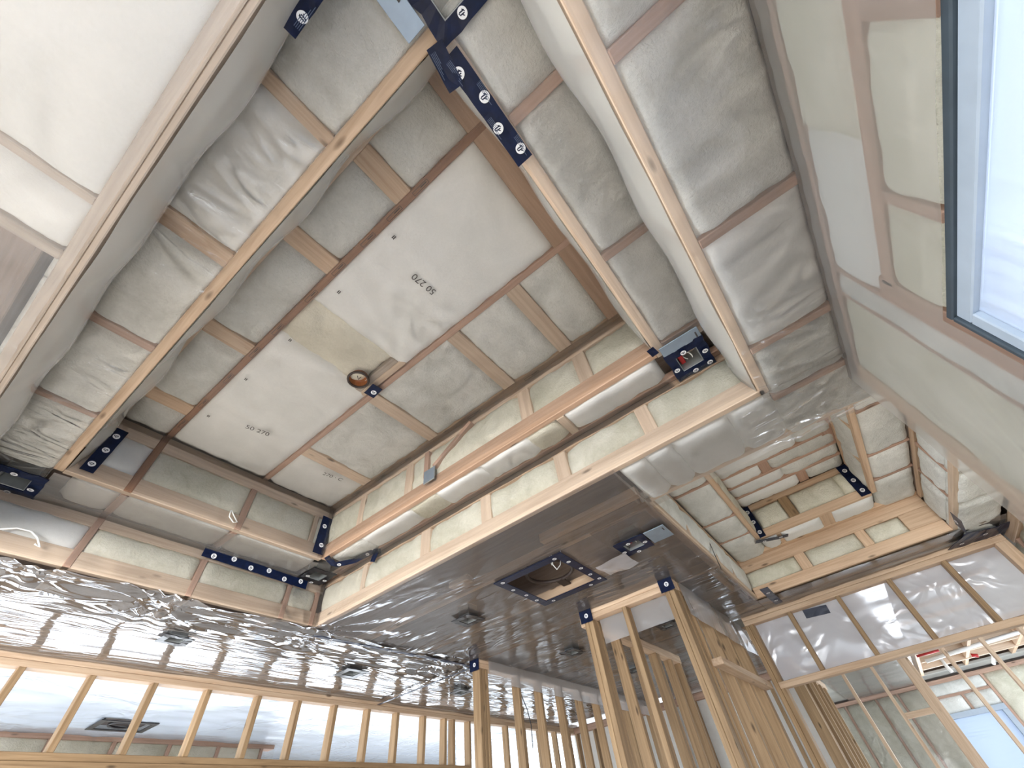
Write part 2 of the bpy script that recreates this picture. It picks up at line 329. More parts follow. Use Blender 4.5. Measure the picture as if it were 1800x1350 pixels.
def tape(label, path, n, width, logos=0, m='navy', name='seam_tape', fine=False, wav=.0015, side=.18, sk=.0):
    """strip of adhesive tape along a path (u) lying on a surface with normal n, its logos and small print as parts"""
    n = Vector(n).normalized(); P = [Vector(p) for p in path]; L = [0]
    for i in range(1, len(P)): L.append(L[-1] + (P[i] - P[i - 1]).length)
    def at(d):
        for i in range(1, len(P)):
            if d <= L[i] or i == len(P) - 1:
                k = (d - L[i - 1]) / (L[i] - L[i - 1]); return P[i - 1].lerp(P[i], k), (P[i] - P[i - 1]).normalized()
    ns = max(3, int(L[-1] / .02)); o = W(P[0].lerp(P[-1], .5)); V, F = [], []
    for i in range(ns + 1):
        p, t = at(L[-1] * i / ns); s = n.cross(t).normalized()
        for k in (-1, -.33, .33, 1):
            hgt = wav * noise.noise(Vector((i * .6, k * 2, L[-1] * 9))) + .001
            q = p + s * (k * width / 2 * (1 + .05 * noise.noise(Vector((i * .9, k, 5))))) + n * hgt + t * (sk * k * (1 if i in (0, ns) else 0))
            V.append(W(q) - o); V.append(W(q - n * .0018) - o)
    for i in range(ns):
        for k in range(3):
            a = i * 8 + k * 2; F += [(a, a + 8, a + 10, a + 2), (a + 1, a + 3, a + 11, a + 9)]
        a = i * 8; F += [(a, a + 1, a + 9, a + 8), (a + 6, a + 14, a + 15, a + 7)]
    for e in (0, ns * 8):
        for k in range(3): F.append((e + k * 2, e + k * 2 + 2, e + k * 2 + 3, e + k * 2 + 1))
    me = bpy.data.meshes.new(name); me.from_pydata(V, [], F); me.materials.append(MT[m])
    ob = bpy.data.objects.new(name, me); C.objects.link(ob); ob.location = o; WORLD[ob.name] = Matrix.Translation(o); tag(ob, label, 'tape')
    for j in range(logos):
        d = L[-1] * (j + .55) / logos; p, t = at(min(d, L[-1] * .95)); s = n.cross(t).normalized()
        put_logo(ob, p + s * width * side * (1 if j % 2 else -1) + n * .0012, t, n, min(1, width / .045))
    if fine:
        for j in range(fine):
            d0 = L[-1] * (j + .12) / fine; p, t = at(d0); s = n.cross(t).normalized(); q = []
            for k in range(4): q.append([(0, k * .0035), (.055 - .01 * k, k * .0035), (.055 - .01 * k, k * .0035 + .0013), (0, k * .0035 + .0013)])
            flat('fine_print', ob, p + s * width * (.22 if j % 2 else -.40) + n * .0042, t, s, q, 'fine')
    return ob
def tube(name, parent, pts, r, m, seg=6):
    P = [W(p) for p in pts]; o = P[0].copy(); V, F = [], []
    for i, p in enumerate(P):
        t = (P[min(i + 1, len(P) - 1)] - P[max(i - 1, 0)]).normalized(); a = t.orthogonal().normalized() if i == 0 else (a - t * a.dot(t)).normalized(); b = t.cross(a)
        for k in range(seg):
            an = 2 * math.pi * k / seg; V.append(p - o + (a * math.cos(an) + b * math.sin(an)) * r * S)
    for i in range(len(P) - 1):
        for k in range(seg):
            k2 = (k + 1) % seg; F.append((i * seg + k, i * seg + k2, (i + 1) * seg + k2, (i + 1) * seg + k))
    F.append(list(range(seg))[::-1]); F.append([(len(P) - 1) * seg + k for k in range(seg)])
    me = bpy.data.meshes.new(name); me.from_pydata(V, [], F); me.materials.append(MT[m]); me.polygons.foreach_set('use_smooth', [True] * len(F))
    return link(name, me, parent, Matrix.Translation(o))
def arc(c, u, v, ru, rv, a0, a1, n=14):
    c, u, v = Vector(c), Vector(u), Vector(v)
    return [c + u * (ru * math.cos(a0 + (a1 - a0) * k / n)) + v * (rv * math.sin(a0 + (a1 - a0) * k / n)) for k in range(n + 1)]
def stamp(parent, p, t, n, l=.08, w_=.012):
    """the small inked outline stamped on a board"""
    t = Vector(t); n = Vector(n); s = n.cross(t); e = .0016
    q = [[(0, 0), (l, 0), (l, e), (0, e)], [(0, w_), (l, w_), (l, w_ + e), (0, w_ + e)], [(0, 0), (e, 0), (e, w_), (0, w_)], [(l - e, 0), (l, 0), (l, w_), (l - e, w_)],
         [(l * .1, w_ * .35), (l * .5, w_ * .35), (l * .5, w_ * .6), (l * .1, w_ * .6)]]
    return flat('ink_stamp', parent, Vector(p) + n * .0016, t, s, q, 'ink')
def lettering(parent, txt, p, t, n, size, m='ink'):
    cu = bpy.data.curves.new('printed_number', 'FONT'); cu.body = txt; cu.size = size * S; cu.resolution_u = 3
    tmp = bpy.data.objects.new('tmp_text', cu); C.objects.link(tmp)
    dg = bpy.context.evaluated_depsgraph_get(); me = bpy.data.meshes.new_from_object(tmp.evaluated_get(dg)); bpy.data.objects.remove(tmp); bpy.data.curves.remove(cu)
    me.materials.clear(); me.materials.append(MT[m])
    t = Vector(t).normalized(); n = Vector(n).normalized(); s = n.cross(t)
    mw = Matrix((t, s, n)).transposed().to_4x4(); mw.translation = W(p)
    return link('printed_number', me, parent, mw)
# ================================================================ THE SETTING
# ---- floor, ground
g = struct('floor', 'plywood subfloor of the house below the framing', 'floor', (1, 1, FL))
for i in range(9):
    for j in range(6):
        ab(g, 'floor_panel', (-5.6 + i * 1.95, -5.6 + i * 1.95 + 1.94), (-2.4 + j * 1.95, -2.4 + j * 1.95 + 1.94), (FL - .02, FL), 'ply')
# ---- upper ceiling of the tray
cu_ = struct('ceiling_upper', 'upper insulated ceiling of the tray, crossed by brown truss chords', 'ceiling', (.6, 1.1, Z2))
ab(cu_, 'roof_deck', (-2.0, 10.2), (-3.5, 8.4), (1.84, 1.87), 'deck'); ab(cu_, 'roof_deck', (-.5, 1.7), (-.45, 2.75), (1.80, 1.83), 'deck')
l3 = ab(cu_, 'truss_chord', (TR[0] - .014, TR[0] + .014), (JA, JB + .06), (Z2 - .004, Z2 + .10), 'brown')
l4 = ab(cu_, 'truss_chord', (TR[1] + .022 - .014, TR[1] + .022 + .014), (JA, JB + .06), (Z2 - .004, Z2 + .10), 'red')
l5 = ab(cu_, 'truss_chord', (TR[2] - .012, TR[2] + .020), (JA, JB + .06), (Z2 - .004, Z2 + .10), 'pine')
ab(cu_, 'ledger_board', (IA, IB), (JA + .002, JA + .095), (Z2 - .002, Z2 + .03), 'tan')
ab(cu_, 'ledger_board', (IA - .02, IA + .03), (JA, JB), (Z2, Z2 + .03), 'pale')
for y in (.402, .815, 1.411, 1.950):
    ab(cu_, 'blocking', (0, TR[0] - .014), (y, y + .080), (Z2, Z2 + .03), 'pine')
for y in (.332, .690, 1.255, 1.836):
    ab(cu_, 'blocking', (TR[1] + .036, TR[2] - .012), (y, y + .074), (Z2, Z2 + .03), 'pale')
ab(cu_, 'blocking', (.640, .672), (1.02, 1.30), (Z2 - .006, Z2 + .03), 'grey'); ab(cu_, 'blocking', (.674, .706), (1.00, 1.31), (Z2 - .003, Z2 + .03), 'pale')
ys = [.127, .402, .482, .815, .895, 1.411, 1.491, 1.950, 2.03, JB]
for a, b in zip(ys[::2], ys[1::2]): batt(cu_, '-z', (.0, TR[0] - .014), (a, b), Z2, 'white')
ys = [.127, .332, .406, .690, .764, 1.255, 1.329, 1.836, 1.910, JB]
for a, b in zip(ys[::2], ys[1::2]): last = batt(cu_, '-z', (TR[1] + .036, TR[2] - .012), (a, b), Z2, 'white' if a < 1.8 else 'smooth', rough=.010)
big1 = batt(cu_, '-z', (TR[0] + .014, TR[1] + .008), (.127, 1.03), Z2, 'smooth', puff=.012, rough=.003)
batt(cu_, '-z', (TR[0] + .014, .640), (1.03, 1.275), Z2 + .006, 'cream', rough=.016)
big2 = batt(cu_, '-z', (TR[0] + .014, TR[1] + .008), (1.275, JB), Z2, 'smooth', puff=.008, rough=.003)
DN = (0, 0, -1)
lettering(big1, '50 270', Pz(768, 512, Z2 - .0235), Pz(722, 474, Z2) - Pz(768, 512, Z2), DN, .042)
lettering(big2, '50 270', Pz(430, 752, Z2 - .0235), Pz(480, 770, Z2) - Pz(430, 752, Z2), DN, .042)
lettering(last, '270 · C', Pz(566, 834, Z2 - .0265), Pz(616, 852, Z2) - Pz(566, 834, Z2), DN, .040)
for px, py in ((693, 413), (596, 510), (510, 595), (432, 664), (366, 729)):
    p = Pz(px, py, Z2 - .0235); flat('print_tick', big1 if py < 600 else big2, p, (0, 1, 0), (1, 0, 0), [[(0, 0), (.016, 0), (.016, .004), (0, .004)], [(0, .006), (.016, .006), (.016, .010), (0, .010)]], 'ink')
for y in (.33, .47, .62, .80, .98, 1.22, 1.40, 1.62, 1.85, 2.05):
    stamp(l3, (TR[0] - .006, y, Z2 - .0042), (0, 1, 0), DN, .075, .013)
for y in (.55, .95, 1.50, 1.72, 1.95): stamp(l5, (TR[2] - .002, y, Z2 - .0042), (0, 1, 0), DN, .09, .012)

# ---- upper step of the tray: four short walls
wl = struct('wall_upper_left', 'upper step wall of the tray above the grey ledge', 'wall', (.6, JB, Z1))
ab(wl, 'bottom_plate', (IA, IB), (JB, JB + T2), (Z1, Z1 + .080), 'pale'); ab(wl, 'top_plate', (IA, IB), (JB, JB + T2), (1.505, Z2), 'pale')
for x, m in ((.200, 'brown'), (.697, 'red')): ab(wl, 'stud', (x - .016, x + .016), (JB - .004, JB + T2), (Z1, 1.506 if x > .5 else Z2), m)
ab(wl, 'stud', (1.09, 1.12), (JB, JB + T2), (Z1 + .08, 1.505), 'pale'); ab(wl, 'stud', (IA, .03), (JB, JB + T2), (Z1 + .08, 1.505), 'pine')
for a, b, m in ((.03, .184, 'smooth'), (.216, .681, 'green'), (.713, 1.09, 'green'), (1.12, IB, 'cream')): batt(wl, '-y', (a, b), (Z1 + .08, 1.505), JB, m)
wr = struct('wall_upper_right', 'upper step wall of the tray with the long brown bottom plate', 'wall', (IB, 1.1, Z1))
ab(wr, 'bottom_plate', (IB - .002, IB + T2), (JA, JB), (Z1, Z1 + .088), 'tan'); ab(wr, 'top_plate', (IB, IB + T2), (JA, JB), (1.535, Z2), 'pale')
st = [(.30, .37), (.64, .71), (1.48, 1.54), (1.90, 1.95)]
for a, b in st: ab(wr, 'stud', (IB, IB + T2), (a, b), (Z1 + .088, 1.535), 'pale')
yy = [.03] + [k for s_ in st for k in s_] + [JB]
for a, b in zip(yy[::2], yy[1::2]): batt(wr, '-x', (a, b), (Z1 + .088, 1.535), IB, 'green', rough=.010)
bar(wr, 'truss_web', (IB - .014, 1.01, 1.530), (IB - .014, 1.285, 1.385), (1, 0, 0), T2, .026, 'red')
ab(wr, 'truss_web', (IB - .026, IB + .004), (1.325, 1.36), (1.345, 1.52), 'red')
npz = []
for k in range(9): npz.append([(k * .009, 0), (k * .009 + .006, 0), (k * .009 + .006, .075), (k * .009, .075)])
pl = ab(wr, 'nail_plate', (IB - .034, IB - .028), (1.265, 1.345), (1.295, 1.375), 'zinc', .001); flat('plate_rib', pl, (IB - .0345, 1.265, 1.2975), (0, 1, 0), (0, 0, 1), npz, 'steel')
wn = struct('wall_upper_near_left', 'upper step wall of the tray hidden behind the long draped plate', 'wall', (IA, 1.1, Z1))
ab(wn, 'bottom_plate', (IA - .034, IA), (JA - .03, JB + .02), (Z1, Z1 + T2), 'pine'); ab(wn, 'top_plate', (IA - .034, IA), (JA, JB), (Z2 - .04, Z2), 'pale')
for k in range(6): ab(wn, 'stud', (IA - .032, IA - .002), (.05 + k * .42, .08 + k * .42), (Z1 + T2, Z2 - .04), 'pine')
for k in range(5): batt(wn, '+x', (.08 + k * .42, .47 + k * .42), (Z1 + T2, Z2 - .04), IA - .004, 'white')
wm = struct('wall_upper_near_right', 'upper step wall of the tray above the taped plate', 'wall', (.6, JA, Z1))
ab(wm, 'bottom_plate', (IA, IB + .0), (JA - .040, JA), (Z1, Z1 + T2), 'pale'); ab(wm, 'top_plate', (IA, IB), (JA - .03, JA), (Z2 - .04, Z2), 'pale')
for x in TR: ab(wm, 'stud', (x - .016, x + .016), (JA - .03, JA - .002), (Z1 + T2, Z2 - .04), 'red')
for a, b in ((IA, .189), (.221, .689), (.721, 1.169)): batt(wm, '+y', (a, b), (Z1 + T2, Z2 - .04), JA - .004, 'cream')

# ---- ledge of the tray
cl = struct('ceiling_ledge', 'narrow horizontal ledge running round the tray', 'ceiling', (.6, 2.36, Z1))
for y0, y1, m in ((.372, .410, 'pine'), (.855, .915, 'pine'), (1.350, 1.385, 'red'), (1.815, 1.842, 'red')): ab(cl, 'blocking', (XA, IA - .034), (y0, y1), (Z1, Z1 + .03), m)
ys = [YA, .372, .410, .855, .915, 1.350, 1.385, 1.815, 1.842, 2.29]
for k, (a, b) in enumerate(zip(ys[::2], ys[1::2])): batt(cl, '-z', (XA, IA - .034), (a, b), Z1, ('white', 'smooth', 'white', 'white', 'white')[k], puff=.012, rough=.006 if k != 1 else .004)
for x in TR: ab(cl, 'truss_chord', (x - .015, x + .015), (YA - .0, JA - .040), (Z1 - .003, Z1 + .09), 'red')
for a, b in ((IA - .034, .190), (.220, .690), (.720, 1.170)): batt(cl, '-z', (a, b), (YA, JA - .040), Z1, 'white', puff=.011, rough=.007)
ab(cl, 'blocking', (1.20, 1.235), (YA, .03), (Z1, Z1 + .03), 'steel' if 0 else 'pale')
for x in TR[:2]: ab(cl, 'truss_chord', (x - .015, x + .015), (JB + T2, YB), (Z1, Z1 + .09), 'red')
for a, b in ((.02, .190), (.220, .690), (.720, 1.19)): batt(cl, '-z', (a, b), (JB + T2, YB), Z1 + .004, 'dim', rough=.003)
ab(cl, 'edge_board', (1.368, XB), (YA, YB), (Z1 - .002, Z1 + .03), 'red')
ab(cl, 'blocking', (IB + T2, 1.368), (.505, .545), (Z1 - .004, Z1 + .03), 'pale')
for k, (a, b, m) in enumerate(((.06, .505, 'smooth'), (.56, .72, 'green'), (.72, 1.02, 'smooth'), (1.02, 1.32, 'smooth'), (1.32, 1.52, 'green'), (1.52, 1.92, 'smooth'), (1.92, 2.2, 'white'))):
    batt(cl, '-z', (IB + T2, 1.368), (a, b), Z1 - .004, m, rough=.009, puff=.011, over=.012)

for X, Y in (((XA - .1, IA - .04), (YA - .1, YB + .1)), ((IB + .04, XB + .1), (YA - .1, YB + .1)), ((IA - .04, IB + .04), (YA - .1, JA - .05)), ((IA - .04, IB + .04), (JB + .04, YB + .1))): ab(cl, 'ledge_backing', X, Y, (Z1 + .075, Z1 + .090), 'deck')  # boards added above the ledge to stop sky light leaking through gaps
for o_, X, Y in ((wn, (IA - .075, IA - .06), (JA - .08, JB + .08)), (wr, (IB + .055, IB + .07), (JA - .08, JB + .08)), (wm, (IA - .06, IB + .055), (JA - .08, JA - .065)), (wl, (IA - .06, IB + .055), (JB + .055, JB + .07))): ab(o_, 'wall_backing', X, Y, (Z1 + .090, 1.80), 'deck')  # boards added behind the upper step walls against light leaks
# ---- lower step of the tray
vl = struct('wall_lower_left', 'lower step wall of the tray between the grey ledge and the shiny ceiling', 'wall', (.6, YB, Z0))
ab(vl, 'top_plate', (XA - .4, XB), (YB, YB + T2), (1.185, Z1), 'pale'); ab(vl, 'bottom_plate', (XA - .4, XB), (YB, YB + T2), (Z0, 1.075), 'pale')
for x, m in ((-.30, 'red'), (.203, 'red'), (.690, 'red'), (1.178, 'red'), (1.365, 'red')): ab(vl, 'stud', (x - .014, x + .014), (YB - .004, YB + T2), (Z0, Z1 if x < .3 else 1.187), m)
xs = [-.286, .189, .217, .676, .704, 1.164, 1.192, 1.351]
for k, (a, b) in enumerate(zip(xs[::2], xs[1::2])): batt(vl, '-y', (a, b), (1.075, 1.185), YB, ('smooth', 'green', 'green', 'green')[k])
vr = struct('wall_lower_right', 'lower step wall of the tray with pale green insulation between short studs', 'wall', (XB, 1.1, Z0))
ab(vr, 'top_plate', (XB, XB + T2), (YA, YB), (1.222, Z1), 'pine'); ab(vr, 'bottom_plate', (XB - .002, XB + T2), (YA - .02, YB), (Z0, 1.078), 'pale')
st = [(.185, .245), (.622, .690), (1.095, 1.160), (1.530, 1.600), (2.06, 2.10)]
for a, b in st: ab(vr, 'stud', (XB, XB + T2), (a, b), (1.078, 1.222), 'pale')
yy = [YA] + [k for s_ in st for k in s_] + [YB]
for k, (a, b) in enumerate(zip(yy[::2], yy[1::2])): batt(vr, '-x', (a, b), (1.078, 1.222), XB, 'green' if k < 5 else 'cream', rough=.011)
vn = struct('wall_lower_near_left', 'lower step wall of the tray behind the sagging film, on a wide double plate', 'wall', (XA, 1., Z0))
ab(vn, 'bottom_plate', (XA - .030, XA - .002), (YA - .4, YB), (Z0, Z0 + T2), 'grey'); ab(vn, 'bottom_plate', (XA - .002, XA + .012), (YA - .4, YB), (Z0 + .004, Z0 + .075), 'grey')
ab(vn, 'top_plate', (XA - .03, XA), (YA, YB), (Z1 - .03, Z1), 'pale')
for k in range(6): batt(vn, '+x', (YA + k * .44, YA + .41 + k * .44), (Z0 + .075, Z1 - .03), XA - .006, 'white')
vm = struct('wall_lower_near_right', 'lower step wall of the tray behind the crinkled draped film', 'wall', (.6, YA, Z0))
ab(vm, 'bottom_plate', (XA - .4, XB + T2), (YA - .034, YA), (Z0, Z0 + T2), 'pale'); ab(vm, 'top_plate', (XA, XB), (YA - .03, YA), (Z1 - .03, Z1), 'pale')
for x in TR: ab(vm, 'stud', (x - .016, x + .016), (YA - .03, YA - .003), (Z0 + T2, Z1 - .03), 'red')
for a, b in ((XA, .189), (.221, .689), (.721, 1.169), (1.201, XB)): batt(vm, '+y', (a, b), (Z0 + T2, Z1 - .03), YA - .004, 'white')

for o_, X, Y in ((vn, (XA - .085, XA - .07), (YA - .1, YB + .1)), (vr, (XB + .055, XB + .07), (YA - .1, YB + .1)), (vm, (XA - .07, XB + .055), (YA - .1, YA - .085)), (vl, (XA - .45, XB + .055), (YB + .055, YB + .07))): ab(o_, 'wall_backing', X, Y, (Z0 + .04, Z1 + .075), 'deck')  # boards added behind the lower step walls against light leaks
# ---- lower ceiling
c0 = struct('ceiling_lower', 'lower ceiling round the tray with open joist bays behind film', 'ceiling', (2.2, 1.6, Z0))
ab(c0, 'floor_deck', (XB + T2, 6.2), (.44, 3.62), (1.26, 1.285), 'deck'); ab(c0, 'floor_deck', (-1.8, XB + T2), (YB + T2, 3.62), (1.26, 1.285), 'deck'); ab(c0, 'floor_deck', (-1.8, XA - .03), (-.6, YB + .03), (1.26, 1.285), 'deck')
ab(c0, 'floor_deck', (XA - .03, 1.76), (-.62, YA - .034), (1.262, 1.287), 'deck'); ab(c0, 'floor_deck', (3.56, 6.2), (-1.2, .44), (1.261, 1.286), 'deck'); ab(c0, 'floor_deck', (1.55, 3.56), (-1.2, -.815), (1.261, 1.286), 'deck'); ab(c0, 'floor_deck', (XB + T2, 1.765), (YA - .034, .44), (1.263, 1.288), 'deck')
for x in (1.80, 2.29, 2.78, 3.27, 3.76, 4.25, 4.74, 5.23, 5.72):
    y0 = .445 if x < 3.6 else -1.05
    ab(c0, 'joist', (x - .015, x + .015), (y0, 3.56), (Z0 + .003, Z0 + .055), 'pine'); ab(c0, 'joist_web', (x - .006, x + .006), (y0, 3.56), (Z0 + .055, 1.26), 'deck')
for x in (-1.3, -.8, -.29, .205, .705, 1.185): ab(c0, 'joist', (x - .015, x + .015), (YB + T2, 3.56), (Z0 + .003, Z0 + .055), 'pine')
ab(c0, 'joist', (XB + .26, XB + .32), (1.50, 1.64), (Z0 + .002, Z0 + .03), 'pale')
ab(c0, 'blocking', (1.815, 2.275), (.445, .475), (Z0 + .004, Z0 + .1), 'pine'); ab(c0, 'blocking', (2.305, 2.765), (.445, .475), (Z0 + .004, Z0 + .1), 'pine'); ab(c0, 'blocking', (1.66, 1.70), (.44, 1.0), (Z0 + .004, Z0 + .05), 'pine')
ab(c0, 'blocking', (2.795, 3.255), (.48, .51), (Z0 + .004, Z0 + .06), 'pine'); ab(c0, 'blocking', (2.305, 2.765), (.60, .63), (Z0 + .004, Z0 + .06), 'pine')
# batts of the strip left of the tray
batt(c0, '-z', (-1.3, XA - .030), (-.45, .775), Z0, 'smooth', puff=.010); batt(c0, '-z', (-1.3, XA - .030), (.805, .945), Z0, 'smooth', puff=.006)
ab(c0, 'blocking', (-1.3, XA - .03), (.775, .797), (Z0 + .004, Z0 + .03), 'grey'); ab(c0, 'blocking', (-1.3, XA - .03), (.947, .980), (Z0, Z0 + .03), 'grey')
ab(c0, 'joist', (-.93, -.90), (.98, 2.48), (Z0 + .06, 1.26), 'deck')
# strip between the tray and the window wall
for x in TR: ab(c0, 'truss_chord', (x - .014, x + .016), (-.49, YA - .034), (Z0 - .002, Z0 + .09), 'red')
for a, b, m in ((-.8, .191, 'white'), (.221, .691, 'white'), (.721, 1.171, 'smooth'), (1.201, 1.47, 'white')): batt(c0, '-z', (a, b), (-.487, YA - .034), Z0, m, puff=.011)
ab(c0, 'edge_board', (1.47, 1.50), (-.487, YA - .034), (Z0, Z0 + .03), 'red'); batt(c0, '-z', (1.50, 1.76), (-.60, YA - .034), Z0, 'dim' if 0 else 'white', rough=.01)
# strip between the two trays
for a, b in ((YA - .034, -.06), (-.06, .18), (.18, .30), (.30, .42)): batt(c0, '-z', (XB + T2, 1.755), (a, b), Z0, 'smooth', puff=.011, over=.004)
# right of the small tray
for a, b in ((1.80, 2.3), (2.3, 2.8), (2.8, 3.2), (3.2, 3.83)): batt(c0, '-z', (a, b), (-1.085, -.815), Z0, 'white', over=.0)

# ---- the small tray
U2 = 1.50; X2, X3, Y2, Y3 = 1.765, 3.56, -.812, .415; A2, A3, B2, B3 = 2.03, 3.285, -.565, .165
t2 = struct('ceiling_small_tray', 'small stepped tray ceiling beyond the large one', 'ceiling', (2.7, -.2, Z0))
ab(t2, 'roof_deck', (1.7, 3.7), (-.95, .5), (1.66, 1.69), 'deck')
for x in (2.30, 2.62, 2.79, 2.955, 3.12): ab(t2, 'truss_chord', (x - .014, x + .014), (B2, B3), (U2 - .002, U2 + .08), 'red')
xs = [A2, 2.286, 2.314, 2.606, 2.634, 2.776, 2.804, 2.941, 2.969, 3.106, 3.134, A3]
for k, (a, b) in enumerate(zip(xs[::2], xs[1::2])):
    c_ = (-.25, .0, -.35, -.12, -.2, -.3)[k]
    batt(t2, '-z', (a, b), (B2, c_ - .03 * (k % 2)), U2, 'white'); batt(t2, '-z', (a, b), (c_ + .03 * (k % 2), B3), U2, 'smooth')
for a, b, c_ in ((2.314, 2.606, 0.), (2.804, 2.941, -.12), (3.134, A3, -.3)): ab(t2, 'blocking', (a, b), (c_ - .032, c_ + .032), (U2 + .002, U2 + .03), 'red')
ab(t2, 'blocking', (2.634, 2.776), (.085, .135), (U2, U2 + .03), 'red'); ab(t2, 'blocking', (2.63, 2.95), (-.565, -.50), (U2 - .003, U2 + .03), 'red')
# upper far wall
ab(t2, 'bottom_plate', (A3, A3 + T2), (B2, B3), (Z1, Z1 + .055), 'pine'); ab(t2, 'top_plate', (A3, A3 + T2), (B2, B3), (U2 - .04, U2), 'pine')
for a, b in ((-.14, -.075),): ab(t2, 'stud', (A3 - .002, A3 + T2), (a, b), (Z1 + .055, U2 - .04), 'stud')
for a, b in ((B2, -.45), (-.45, -.14), (-.075, .12)): batt(t2, '-x', (a, b), (Z1 + .055, U2 - .04), A3, 'green', over=.004)
# upper left / right / near walls
for n_, pl_, nm in (('-y', B3, 0), ('+y', B2, 1)):
    for a, b in ((A2, 2.45), (2.48, 2.86), (2.89, A3)): batt(t2, n_, (a, b), (Z1 + .03, U2 - .03), pl_, 'cream' if nm == 0 else 'white')
    yr = (B3, B3 + T2) if nm == 0 else (B2 - T2, B2)
    ab(t2, 'bottom_plate', (A2, A3), yr, (Z1, Z1 + T2), 'pine'); ab(t2, 'top_plate', (A2, A3), yr, (U2 - T2, U2), 'pine')
    for x in (2.45, 2.86): ab(t2, 'stud', (x, x + .03), yr, (Z1 + T2, U2 - T2), 'pine')
batt(t2, '+x', (B2, B3), (Z1, U2), A2, 'white')
# ledge
for x in (2.30, 2.79, 3.12): 
    ab(t2, 'truss_chord', (x - .011, x + .011), (B3 + T2, Y3), (Z1 - .001, Z1 + .06), 'red'); ab(t2, 'truss_chord', (x - .011, x + .011), (Y2, B2 - T2), (Z1 - .001, Z1 + .06), 'red')
for a, b in ((X2, 2.289), (2.311, 2.779), (2.801, 3.109), (3.131, X3)):
    batt(t2, '-z', (a, b), (B3 + T2, Y3), Z1, 'white'); batt(t2, '-z', (a, b), (Y2, B2 - T2), Z1, 'white', rough=.004)
for a, b in ((B2, -.30), (-.24, .04), (.06, B3)): batt(t2, '-z', (A3 + T2, X3 - .05), (a, b), Z1 - .002, 'smooth', rough=.004)
ab(t2, 'blocking', (A3 + T2, X3 - .05), (-.31, -.23), (Z1, Z1 + .03), 'pine'); ab(t2, 'blocking', (A3 + T2, X3 - .05), (.035, .065), (Z1, Z1 + .03), 'pine'); ab(t2, 'edge_board', (X3 - .05, X3), (Y2, Y3), (Z1 - .003, Z1 + .03), 'pine'); batt(t2, '-z', (X2, A2), (B2, B3), Z1, 'white')
for X, Y in (((X2 - .05, A2 - .0), (Y2 - .06, Y3 + .06)), ((A3 + .035, X3 + .06), (Y2 - .06, Y3 + .06)), ((A2, A3 + .035), (Y2 - .06, B2 - .035)), ((A2, A3 + .035), (B3 + .035, Y3 + .06))): ab(t2, 'ledge_backing', X, Y, (Z1 + .065, Z1 + .080), 'deck')  # boards added round the small tray, here and below, to block leaking sky light
for X, Y in (((A3 + .055, A3 + .07), (B2 - .08, B3 + .08)), ((A2 - .07, A2 - .055), (B2 - .08, B3 + .08)), ((A2 - .055, A3 + .055), (B2 - .075, B2 - .06)), ((A2 - .055, A3 + .055), (B3 + .06, B3 + .075))): ab(t2, 'wall_backing', X, Y, (Z1 + .080, 1.66), 'deck')
for X, Y in (((X3 + .055, X3 + .07), (Y2 - .08, Y3 + .08)), ((X2 - .07, X2 - .055), (Y2 - .08, Y3 + .08)), ((X2 - .055, X3 + .055), (Y2 - .075, Y2 - .06)), ((X2 - .055, X3 + .055), (Y3 + .06, Y3 + .075))): ab(t2, 'wall_backing', X, Y, (Z0 + .03, Z1 + .065), 'deck')
# lower far wall and sides
ab(t2, 'bottom_plate', (X3, X3 + T2), (Y2, Y3), (Z0, 1.07), 'pine'); ab(t2, 'top_plate', (X3, X3 + T2), (Y2, Y3), (1.175, Z1), 'pine')
for a, b in ((-.42, -.36), (-.02, .05)): ab(t2, 'stud', (X3 - .001, X3 + T2), (a, b), (1.07, 1.175), 'pine')
for a, b in ((Y2 + .18, -.42), (-.36, -.02), (.05, Y3)): batt(t2, '-x', (a, b), (1.07, 1.175), X3, 'green', over=.004)
ab(t2, 'stud', (X3 - .001, X3 + T2), (Y2, Y2 + .18), (1.07, 1.175), 'pine')
for n_, pl_, yr in (('-y', Y3, (Y3, Y3 + T2)), ('+y', Y2, (Y2 - T2, Y2))):
    ab(t2, 'bottom_plate', (X2, X3 + T2), yr, (Z0, Z0 + .03), 'pale'); ab(t2, 'top_plate', (X2, X3), yr, (Z1 - .03, Z1), 'pine')
    for x in (2.30, 2.79, 3.12): ab(t2, 'stud', (x - .011, x + .011), yr, (Z0 + .03, Z1 - .03), 'red' if n_ == '+y' else 'pale')
    for a, b in ((X2, 2.289), (2.311, 2.779), (2.801, 3.109), (3.131, X3)): batt(t2, n_, (a, b), (Z0 + .03, Z1 - .03), pl_, 'white', over=.002)
ab(t2, 'bottom_plate', (X2 - T2, X2), (Y2, Y3), (Z0, Z0 + .03), 'pale'); batt(t2, '+x', (Y2, Y3), (Z0 + .03, Z1), X2 - .004, 'white')

# ---- window wall on the right
YW = -.497
wa = struct('wall_right', 'insulated outside wall on the right holding the bright window', 'wall', (.5, YW, FL))
ab(wa, 'sheathing', (-1.5, 1.555), (YW - .135, YW - .115), (.62, 1.28), 'deck'); ab(wa, 'sheathing', (.95, 1.555), (YW - .135, YW - .115), (FL, .62), 'deck'); ab(wa, 'sheathing', (-1.5, .95), (YW - .135, YW - .115), (FL, -.42), 'deck')
ab(wa, 'top_plate', (-1.5, 1.555), (YW - W6, YW), (.962, Z0 + .03), 'red'); ab(wa, 'head_plate', (-1.5, .95), (YW - W6, YW), (.757, .789), 'red')
for a, b in ((-.62, -.59), (-.29, -.26), (.325, .362), (.672, .700)): ab(wa, 'cripple_stud', (a, b), (YW - W6, YW), (.625, .757), 'red')
ab(wa, 'jack_stud', (.935, 1.000), (YW - W6, YW), (FL, .80), 'red'); ab(wa, 'king_stud', (1.000, 1.012), (YW - W6, YW), (FL, .962), 'red')
